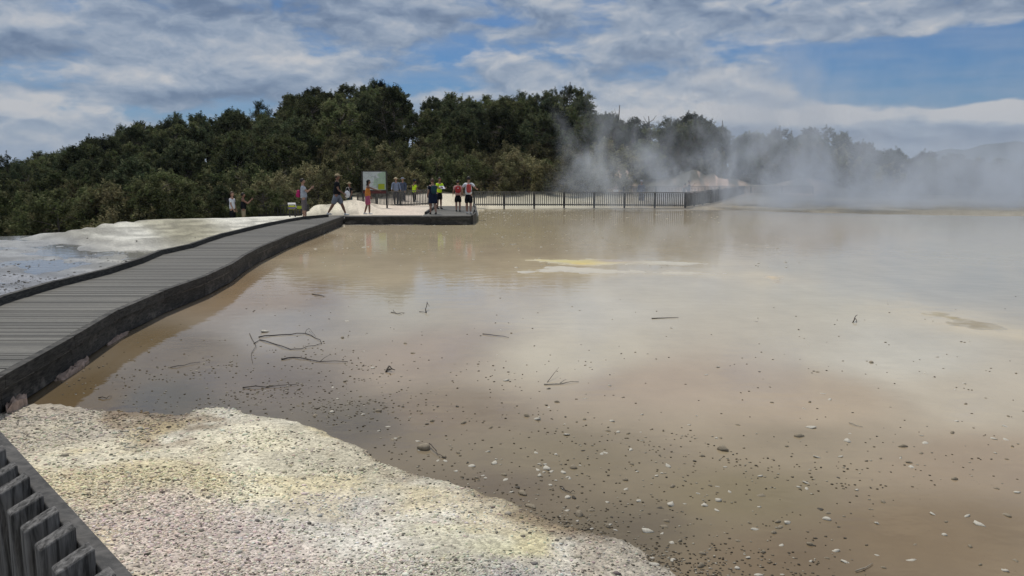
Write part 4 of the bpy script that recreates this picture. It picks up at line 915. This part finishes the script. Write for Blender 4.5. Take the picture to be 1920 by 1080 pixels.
# ------------------------------------------------------------------ dead twigs
def twig(label, lines, mat=None, name='dead_branch', cat='branch', thick=1.):
    mb = MB(); first = W(*lines[0][0][0][:2])
    for pts, r_ in lines:
        P3 = []
        for p_ in pts:
            h_ = p_[2] if len(p_) > 2 else .008; x, y = W(p_[0], p_[1]); P3.append(Vector((x, y, h_)))
        # add small kinks
        Q = [P3[0]]
        for i in range(1, len(P3)):
            m_ = P3[i-1].lerp(P3[i], .5); L = (P3[i]-P3[i-1]).length; m_ += Vector((rnd.uniform(-.06, .06)*L, rnd.uniform(-.06, .06)*L, rnd.uniform(0, .015))); Q += [m_, P3[i]]
        mb.tube([q-Vector((first[0], first[1], 0)) for q in Q], [r_*.62*(1-.6*i/(len(Q)-1)) for i in range(len(Q))], 6)
    o = mb.build(name, mat or m_twig); o.location = (first[0], first[1], 0); tag(o, label, cat)
twig('largest dead branch in the shallows, forked and looping in two long arms', [([(485,633),(510,630),(545,628),(572,626),(590,634),(603,645)], .014), ([(487,638),(515,646),(545,656),(565,655),(590,649),(604,645)], .012), ([(468,626),(476,642),(472,662),(474,682)], .007), ([(476,645),(487,638)], .01), ([(572,626),(580,622,.05),(592,632)], .006)])
twig('dark wavy branch lying just below the looping one', [([(528,675),(550,671),(575,674),(600,679),(652,679)], .014), ([(600,679),(620,672,.05)], .006)])
twig('thin dark twig with an upright stub among the pale shallows', [([(799,587,.0),(800,582,.07),(801,580,.13)], .016), ([(801,580,.12),(805,582,.07)], .010), ([(786,585),(800,587)], .008)])
twig('small dark forked stub standing in pale water on the right', [([(1599,605,.0),(1602,602,.05),(1607,600,.08)], .016), ([(1602,602,.05),(1606,605,0.)], .012)])
twig('straight dark stick floating in pale water below the white shelf', [([(1222,598),(1245,597),(1272,596)], .014)])
twig('slender curved twig in pale pink water near the centre', [([(905,627),(930,630),(954,634)], .010)])
twig('white bleached branch with a thin dark rod poking up', [([(1020,722),(1050,721),(1085,717)], .012), ([(1050,720),(1062,716,.03)], .008)], m_twigp)
twig('thin straight rod leaning beside the bleached branch', [([(1026,717,.0),(1048,701,.08)], .006)])
twig('short thick twig near the top left shallows beside the fading band', [([(585,552),(600,554),(608,557)], .014), ([(590,556),(612,556)], .006)])
twig('tangle of fine twigs in pale water left of the upright stub', [([(733,586),(745,589),(753,590)], .010), ([(737,582),(744,589)], .006), ([(745,589),(760,588)], .006)])
twig('curved brown stick by the gravel shore at lower centre', [([(1050,914),(1060,921),(1070,925),(1078,924)], .008)])
twig('pale curved stick in the mud at the bottom right', [([(1604,1073),(1622,1067),(1636,1058)], .007)], m_twigp)
twig('pale straight stick in shallow mud on the right', [([(1592,794),(1605,799),(1618,802)], .007)], m_twigp)
twig('long thin half-sunk stick beside the boardwalk shallows', [([(320,690),(345,686),(375,680)], .008), ([(455,728),(500,727),(556,722)], .010)])
twig('dark twig lying among dense litter left of the gravel bank', [([(185,747),(200,748),(210,744)], .010), ([(330,580),(400,575)], .0001)])
twig('small mossy clump floating upright in the brown shallows', [([(724,698,.0),(730,694,.05),(734,697,.04)], .022), ([(728,697,.02),(741,697,.02)], .016), ([(731,700,.0),(732,703,.0)], .008)], m_twig, 'floating_clump', 'debris')
# the big tailed stone by the gravel
mb = MB(); mb.ball((0, 0, .016), (.056, .042, .032), 0, 3, lambda p: p*(1+.1*math.sin(4*p.x))); o = mb.build('boulder', m_stonet); o.location = (*W(795, 842), .0); tag(o, 'largest brown stone in the shallows, at the edge of the gravel bank', 'stone')
twig('thin curled root trailing from the largest stone', [([(805,838,.03),(812,845,.03),(820,853,.01),(836,862)], .008)])

# ------------------------------------------------------------------ trees
def leafmat(name, c1, c2, c3):
    m, t, b = newmat(name); oi = t.new('ShaderNodeObjectInfo').outputs['Random']; pi_ = t.new('ShaderNodeNewGeometry').outputs['Random Per Island']
    nz = t.noise(t.objc(), 1.1, 3, .6)
    c = t.mix(oi, c1, c2); c = t.mix(t.rng(nz, .42, .62), c, c3); oi2 = t.m('FRACT', t.m('MULTIPLY', oi, 7.31)); cl_ = t.noise(t.objc(), 1.6, 4, .65)
    k = t.m('MULTIPLY', t.m('MULTIPLY', t.rng(pi_, 0., 1., .5, 1.5), t.rng(oi2, 0., 1., .5, 1.75)), t.rng(cl_, .35, .65, .6, 1.45))
    c = t.mix(1., c, t.xyz(k, k, k), 'MULTIPLY'); t.put(b.inputs['Base Color'], c); b.inputs['Roughness'].default_value = .8; b.inputs['Specular IOR Level'].default_value = .04
    tr = t.new('ShaderNodeBsdfTranslucent'); t.put(tr.inputs['Color'], c); mx = t.new('ShaderNodeMixShader'); mx.inputs[0].default_value = .32
    t.l.new(b.outputs[0], mx.inputs[1]); t.l.new(tr.outputs[0], mx.inputs[2]); t.l.new(mx.outputs[0], m.node_tree.nodes['Material Output'].inputs[0]); return m
L_dark = leafmat('dark_foliage', (.04, .056, .03), (.058, .072, .036), (.08, .085, .046))
L_mid = leafmat('green_foliage', (.07, .092, .038), (.09, .105, .045), (.115, .115, .06))
L_oliv = leafmat('olive_foliage', (.135, .145, .068), (.16, .155, .08), (.20, .175, .10))
L_pine = leafmat('pine_foliage', (.008, .014, .010), (.010, .016, .011), (.012, .018, .012))
m_bark = simple('bark', (.10, .085, .07), .9, .4, 8, .6); m_barkp = simple('pale_bark', (.3, .28, .25), .9, .3, 8, .6)
def make_tree(seed, h, w, base, ncl, nleaf, lsize, crad, mat, bark, kind='umbrella', name='tree', trunk_r=.11):
    rg = np.random.RandomState(seed); o = empty(name, (0, 0, 0)); o.name = name
    mb = MB(); nst = 3 if kind == 'multi' else 1; tips = []
    stems = []
    for k in range(nst):
        a_ = rg.uniform(0, 6.28); sp = (.10*h if nst > 1 else .04*h)
        pts = [Vector((0, 0, -.6)), Vector((math.cos(a_)*sp*.3, math.sin(a_)*sp*.3, h*.25)), Vector((math.cos(a_)*sp+rg.normal(0, .1), math.sin(a_)*sp+rg.normal(0, .1), h*.5)), Vector((math.cos(a_)*sp*1.6+rg.normal(0, .15), math.sin(a_)*sp*1.6, h*.78))]
        mb.tube(pts, [trunk_r, trunk_r*.85, trunk_r*.6, trunk_r*.3], 6); stems.append(pts)
    cen = []; rad = []
    for k in range(ncl):
        tt = rg.rand()**.8; z = h*(base+(1-base)*tt)
        if kind in ('umbrella', 'multi'): rr = w/2*(.45+.55*math.sin(math.pi*min(1, tt*.9+.12)))*(1-.35*tt**3)
        elif kind == 'cone': rr = w/2*(1-tt)**.7+.1
        else: rr = w/2*math.sqrt(max(0, 1-(2*tt-1)**2*.9))
        a_ = rg.uniform(0, 6.28); q = rr*math.sqrt(rg.uniform(.25, 1))
        cen.append((q*math.cos(a_), q*math.sin(a_), z-crad*.5)); rad.append(crad*rg.uniform(.6, 1.25))
    cen = np.array(cen); rad = np.array(rad)
    for k in range(0, ncl, 2):
        st = stems[k % nst]; c_ = Vector(cen[k]); f_ = min(.9, max(.25, (c_.z-.35*c_.xy.length)/(h*.78))); i = 1 if f_ < .5 else 2
        s0 = st[1].lerp(st[2], min(1, f_/.5)) if f_ < .5 else st[2].lerp(st[3], (f_-.5)/.5)
        md = s0.lerp(c_, .5)+Vector((rg.normal(0, .15), rg.normal(0, .15), .2)); mb.tube([s0, md, c_], [trunk_r*.4, trunk_r*.28, trunk_r*.08], 5)
    mb.build('trunk', bark, o)
    ntw = ncl*9; ti = rg.randint(0, ncl, ntw); od = cen[ti]-np.array((0, 0, h*.45)); od /= np.linalg.norm(od, axis=1)[:, None]
    td = rg.normal(0, 1, (ntw, 3))*.75+od*.55+np.array((0, 0, .35)); td /= np.linalg.norm(td, axis=1)[:, None]; td *= (rad[ti]*rg.uniform(.5, 1.7, ntw)**1.1)[:, None]
    wgt = np.linalg.norm(td, axis=1)+.15; idx = rg.choice(ntw, nleaf, p=wgt/wgt.sum()); tt_ = rg.rand(nleaf)[:, None]**.8
    p = cen[ti[idx]]+td[idx]*tt_+rg.normal(0, 1, (nleaf, 3))*(.16-.09*tt_)*(crad/.7)
    u_ = rg.normal(0, 1, (nleaf, 3)); u_[:, 2] = u_[:, 2]*.6+.35; u_ /= np.linalg.norm(u_, axis=1)[:, None]; v_ = np.cross(u_, rg.normal(0, 1, (nleaf, 3))); v_ /= np.linalg.norm(v_, axis=1)[:, None]
    sz = lsize*rg.uniform(.6, 1.4, nleaf)[:, None]
    V = np.stack([p-u_*sz, p+v_*sz*.42, p+u_*sz, p-v_*sz*.42], 1).reshape(-1, 3); Fc = np.arange(nleaf*4).reshape(-1, 4)
    mesh_np('crown', V, Fc, mat, o); return o
T1 = [make_tree(21, 6, 5.2, .34, 62, 21000, .09, .62, L_dark, m_bark, 'umbrella'), make_tree(22, 6.4, 4.4, .36, 52, 17000, .09, .58, L_dark, m_bark, 'multi'),
      make_tree(23, 5.6, 5.0, .26, 64, 20000, .09, .6, L_mid, m_bark, 'round'), make_tree(24, 6.6, 4.2, .42, 34, 10500, .07, .6, L_dark, m_bark, 'multi'), make_tree(25, 5.8, 4.8, .22, 60, 20000, .09, .62, L_mid, m_bark, 'round')]
T2 = [make_tree(31, 2.6, 3.2, .04, 34, 11000, .065, .52, L_oliv, m_bark, 'round', 'shrub', .05), make_tree(32, 2.9, 2.8, .04, 28, 10000, .065, .5, L_mid, m_bark, 'round', 'shrub', .05), make_tree(33, 2.2, 3.4, .02, 30, 10000, .065, .48, L_oliv, m_bark, 'round', 'shrub', .05)]
T3 = make_tree(41, 9.5, 8.5, .30, 120, 36000, .10, .85, L_pine, m_bark, 'umbrella', 'pine_tree', .22)
T4 = make_tree(42, 6.0, 4.4, .05, 46, 12000, .12, .6, L_pine, m_bark, 'cone', 'pine_tree', .12)
T5 = make_tree(43, 7.5, 5.0, .35, 34, 7500, .08, .5, L_dark, m_bark, 'umbrella', 'tree', .12)
for o in T1+T2+[T3, T4, T5]: remember(o)
used = set()
def plant(proto, loc, s, rz, label, cat, group=None, sz=None):
    if proto.name in used: o = copy_tree(proto)
    else: o = proto; used.add(proto.name)
    o.location = loc; o.scale = (s, s, sz or s); o.rotation_euler = (0, 0, rz); tag(o, label, cat, group)
    if not group and 'group' in o: del o['group']
    return o
TG = 'trees crowded together on the wooded hill'; TL = 'dark evergreen tree crowded among its like on the wooded hill'
rs = np.random.RandomState(5); ntree = 0
def skyz(px, D): x = math.tan(0); tn = np.interp(math.atan((px-960)/F/math.cos(PITCH)), _az, _te); return tn*D+2.3
# skyline trees along the crest
px = -160.
while px < 2080:
    D = rs.uniform(100, 110); x = (px-960)/F*D/math.cos(PITCH)*.99; zt = skyz(px, D)+rs.uniform(-.25, .25); g_ = gz(x, D)
    k = rs.randint(0, 5); hh = [6, 6.4, 5.6, 6.6, 5.8][k]*1.03; s = min(1.35, max(.6, (zt-g_)/hh)); plant(T1[k], (x, D, zt-hh*s), s*rs.uniform(.9, 1.05), rs.uniform(0, 6.28), TL, 'tree', TG, s); ntree += 1
    px += rs.uniform(42, 62)
for D in np.arange(60, 101, 5.0):
    x = -.72*D+rs.uniform(0, 4)
    while x < .74*D:
        xx = x+rs.uniform(-1.2, 1.2); DD = D+rs.uniform(-2, 2); px = 960+F*xx/DD*math.cos(PITCH)
        x += rs.uniform(4.0, 5.3)*(1.0 if px < 1150 else 1.2)
        if px < -200 or px > 2100: continue
        if px > 1120 and DD < 77: continue
        if DD < 73 and px > 560: continue
        g_ = gz(xx, DD); zt = skyz(px, DD)-.6; k = rs.choice(5, p=[.24, .2, .22, .12, .22]); hh = [6, 6.4, 5.6, 6.6, 5.8][k]; s = rs.uniform(.72, 1.08)
        if g_+hh*s > zt: s = (zt-g_)/hh
        if s < .38: continue
        plant(T1[k], (xx, DD, g_-.2), s, rs.uniform(0, 6.28), TL, 'tree', TG); ntree += 1
# lower trees on the left, beyond the terrace edge
for D in (42, 47, 52, 57):
    x = -.74*D
    while x < -.25*D:
        xx = x+rs.uniform(-1, 1); DD = D+rs.uniform(-1.5, 1.5); px = 960+F*xx/DD*math.cos(PITCH); x += rs.uniform(3.6, 4.8)
        if px > 520 and D < 50 or px > 600: continue
        g_ = gz(xx, DD); zt = skyz(px, DD)-.9; k = rs.choice([0, 1, 2, 4]); hh = [6, 6.4, 5.6, 6.6, 5.8][k]; s = min(rs.uniform(.55, .85), (zt-g_)/hh)
        if px > 330: s = min(s, (at(px, DD, 345)[2]-g_)/hh)
        if s < .25: continue
        plant(T1[k], (xx, DD, g_-.2), s, rs.uniform(0, 6.28), TL, 'tree', TG); ntree += 1
SG = 'low olive shrubs along the foot of the wooded hill'; nsh = 0
for D in (39.5, 43, 47, 51, 55, 59, 62.5, 66, 69.5, 73, 76.5):
    x = -.72*D
    while x < .2*D:
        xx = x+rs.uniform(-.6, .6); DD = D+rs.uniform(-1.3, 1.3); px = 960+F*xx/DD*math.cos(PITCH); x += rs.uniform(1.9, 2.7)
        e_ = float(edge_y(np.array([xx]), np.array([DD]))[0])
        if px < 660 and DD < e_+4.: continue
        if px >= 640 and DD < 60.5: continue
        if DD > 66 and px < 560: continue
        if px > 1150: continue
        g_ = gz(xx, DD); k = rs.randint(0, 3); hh = [2.6, 2.9, 2.2][k]; s = rs.uniform(.75, 1.35)
        if DD < 50: s = min(s, max(.3, (at(px, DD, 375 if px > 380 else 350)[2]-g_)/hh)*1.0)
        plant(T2[k], (xx, DD, g_-.15), s, rs.uniform(0, 6.28), 'low bushy olive shrub among others at the foot of the wooded hill', 'shrub', SG); nsh += 1
for px in np.arange(1120, 2080, 30):
    DD = rs.uniform(78, 84); xx = (px-960)/F*DD; k = rs.randint(0, 3)
    plant(T2[k], (xx, DD, gz(xx, DD)-.1), rs.uniform(.9, 1.5), rs.uniform(0, 6.28), 'low bushy olive shrub among others at the foot of the wooded hill', 'shrub', SG); nsh += 1
print('trees', ntree, 'shrubs', nsh)
def special(proto, px, py_top, D, hh, label, cat, sw=1., rz=.5):
    x, _, zt = at(px, D, py_top); g_ = gz(x, D); s = (zt-g_)/hh
    return plant(proto, (x, D, g_), sw*s, rz, label, cat, None, s)
special(T3, 712, 153, 106, 9.7, 'broad flat-topped black pine, tallest tree on the hill crest', 'pine tree', .66)
special(T4, 578, 168, 108, 6.1, 'dark pointed pine at the left end of the row on the crest', 'pine tree', 1.)
special(T4, 606, 172, 110, 6.1, 'second dark pine from the left on the hill crest', 'pine tree', .9, 2.)
special(T4, 635, 170, 108, 6.1, 'dark pine on the crest just left of the broad flat-topped one', 'pine tree', .9, 3.)
special(T4, 543, 190, 108, 6.1, 'small rounded dark pine standing apart left of the crest row', 'pine tree', .6, 4.)
special(T5, 1068, 160, 103, 7.6, 'sparse layered tree rising over the hill crest right of centre', 'tree', .95)
special(T5, 1036, 166, 105, 7.6, 'thin open-crowned tree on the crest beside the sparse layered one', 'tree', .75, 2.)
special(T5, 843, 180, 105, 7.6, 'open feathery tree in the dip right of the broad black pine', 'tree', .8, 1.)
special(T5, 1548, 238, 100, 7.6, 'umbrella-topped tree showing above the steam on the right', 'tree', 1.0, 3.)
special(T5, 1300, 212, 100, 7.6, 'rounded tree rising behind the steam right of the bare snag', 'tree', 1.1, 5.)
special(T5, 12, 290, 72, 7.6, 'lone dark tree at the far left edge standing clear of the wood', 'tree', .75, 1.)
def snag(px, top, bot, D, label, seed, lean=0.):
    rg = random.Random(seed); x, _, zt = at(px, D, top); zb = gz(x, D); h = zt-zb; mb = MB()
    pts = [Vector((0, 0, 0)), Vector((lean*.3, 0, h*.5)), Vector((lean, 0, h))]; mb.tube(pts, [.14, .10, .05], 6)
    o = empty('dead_tree', (x, D, zb)); tag(o, label, 'dead tree'); mb.build('trunk', m_bark, o)
    for k in range(3):
        z0 = h*rg.uniform(.62, .9); s0 = Vector((lean*z0/h, 0, z0)); dr = Vector(((-1)**k*rg.uniform(.25, .7), rg.uniform(-.5, .5), rg.uniform(.4, 1.0)))
        mb = MB(); mb.tube([s0, s0+dr*.6, s0+dr*1.1+Vector((0, 0, .3))], [.05, .035, .014], 5); mb.build('branch', m_bark, o)
snag(1157, 197, 260, 92, 'thin bare snag poking above the trees at the left edge of the steam', 1, .3)
snag(1226, 218, 270, 92, 'forked leafless snag between the thin snag and the steam', 2, -.6)
snag(1366, 226, 290, 92, 'leaning dead trunk above the steam on the right', 3, -.7)

# ------------------------------------------------------------------ steam over the far half of the pool
m_st = bpy.data.materials.new('steam'); m_st.use_nodes = True; t = NT(m_st.node_tree); t.n.remove(m_st.node_tree.nodes['Principled BSDF'])
pv = t.new('ShaderNodeVolumePrincipled'); pv.inputs['Color'].default_value = (.70, .76, .85, 1); pv.inputs['Anisotropy'].default_value = .15
P = t.pos(); sx, sy, sz = t.sep(P)
wv = t.vm('SUBTRACT', t.noise(t.vm('MULTIPLY', P, (1, 1, .6)), .28, 3, .5, col=True), (.5, .5, .5))
wv2 = t.vm('SUBTRACT', t.noise(P, 1.1, 3, .55, col=True), (.5, .5, .5))
Pw = t.vm('ADD', t.vm('ADD', P, t.vm('MULTIPLY', wv, (5.5, 5.5, 3.))), t.vm('MULTIPLY', wv2, (1.7, 1.7, 1.2)))
n_ = t.noise(t.vm('ADD', t.vm('MULTIPLY', Pw, (.40, .3, .20)), (3.1, 0, 0)), 1., 6, .62)
xr = t.rng(sx, 1., 17., 0., 1.)
low = t.m('POWER', 2.71828, t.m('MULTIPLY', t.m('DIVIDE', sz, t.rng(sx, 4., 24., 1.3, 3.0)), -1.))
thr = t.m('ADD', t.m('SUBTRACT', .575, t.m('MULTIPLY', xr, .14)), t.m('MULTIPLY', sz, .0035))
pl = t.m('MAXIMUM', t.m('SUBTRACT', n_, thr), 0.)
dn_ = t.m('ADD', t.m('MULTIPLY', pl, t.m('MULTIPLY', t.rng(t.m('MULTIPLY', sz, t.rng(sx, 15., 28., 1., 2.7, True)), 0., 15., 1.7, .12), 1.)), t.m('MULTIPLY', low, t.m('MULTIPLY', t.rng(sx, 8., 26., 0., .045, True), t.rng(n_, .3, .6, .35, 1.))))
fade = t.m('MULTIPLY', t.m('MULTIPLY', t.rng(sy, 44., 48., 0., 1., True), t.rng(sy, 58., 62., 1., 0., True)), t.rng(sz, 9., 13.5, 1., 0., True))
fade = t.m('MULTIPLY', fade, t.rng(sx, 1., 5., 0., 1., True))
t.put(pv.inputs['Density'], t.m('MULTIPLY', dn_, fade)); t.l.new(pv.outputs[0], m_st.node_tree.nodes['Material Output'].inputs['Volume'])
try: m_st.cycles.homogeneous_volume = False
except Exception: pass
mb = MB(); mb.box((31, 53, 6.83), (60, 18.4, 13.6)); o = mb.build('steam', m_st); tag(o, kind='stuff')
# ------------------------------------------------------------------ haze
m_hz = bpy.data.materials.new('haze'); m_hz.use_nodes = True; t = NT(m_hz.node_tree); t.n.remove(m_hz.node_tree.nodes['Principled BSDF'])
pv = t.new('ShaderNodeVolumePrincipled'); pv.inputs['Color'].default_value = (.62, .74, .92, 1); pv.inputs['Density'].default_value = .00007
t.l.new(pv.outputs[0], m_hz.node_tree.nodes['Material Output'].inputs['Volume'])
mb = MB(); mb.box((0, 0, 140), (19000, 19000, 300)); o = mb.build('haze', m_hz); tag(o, kind='stuff')
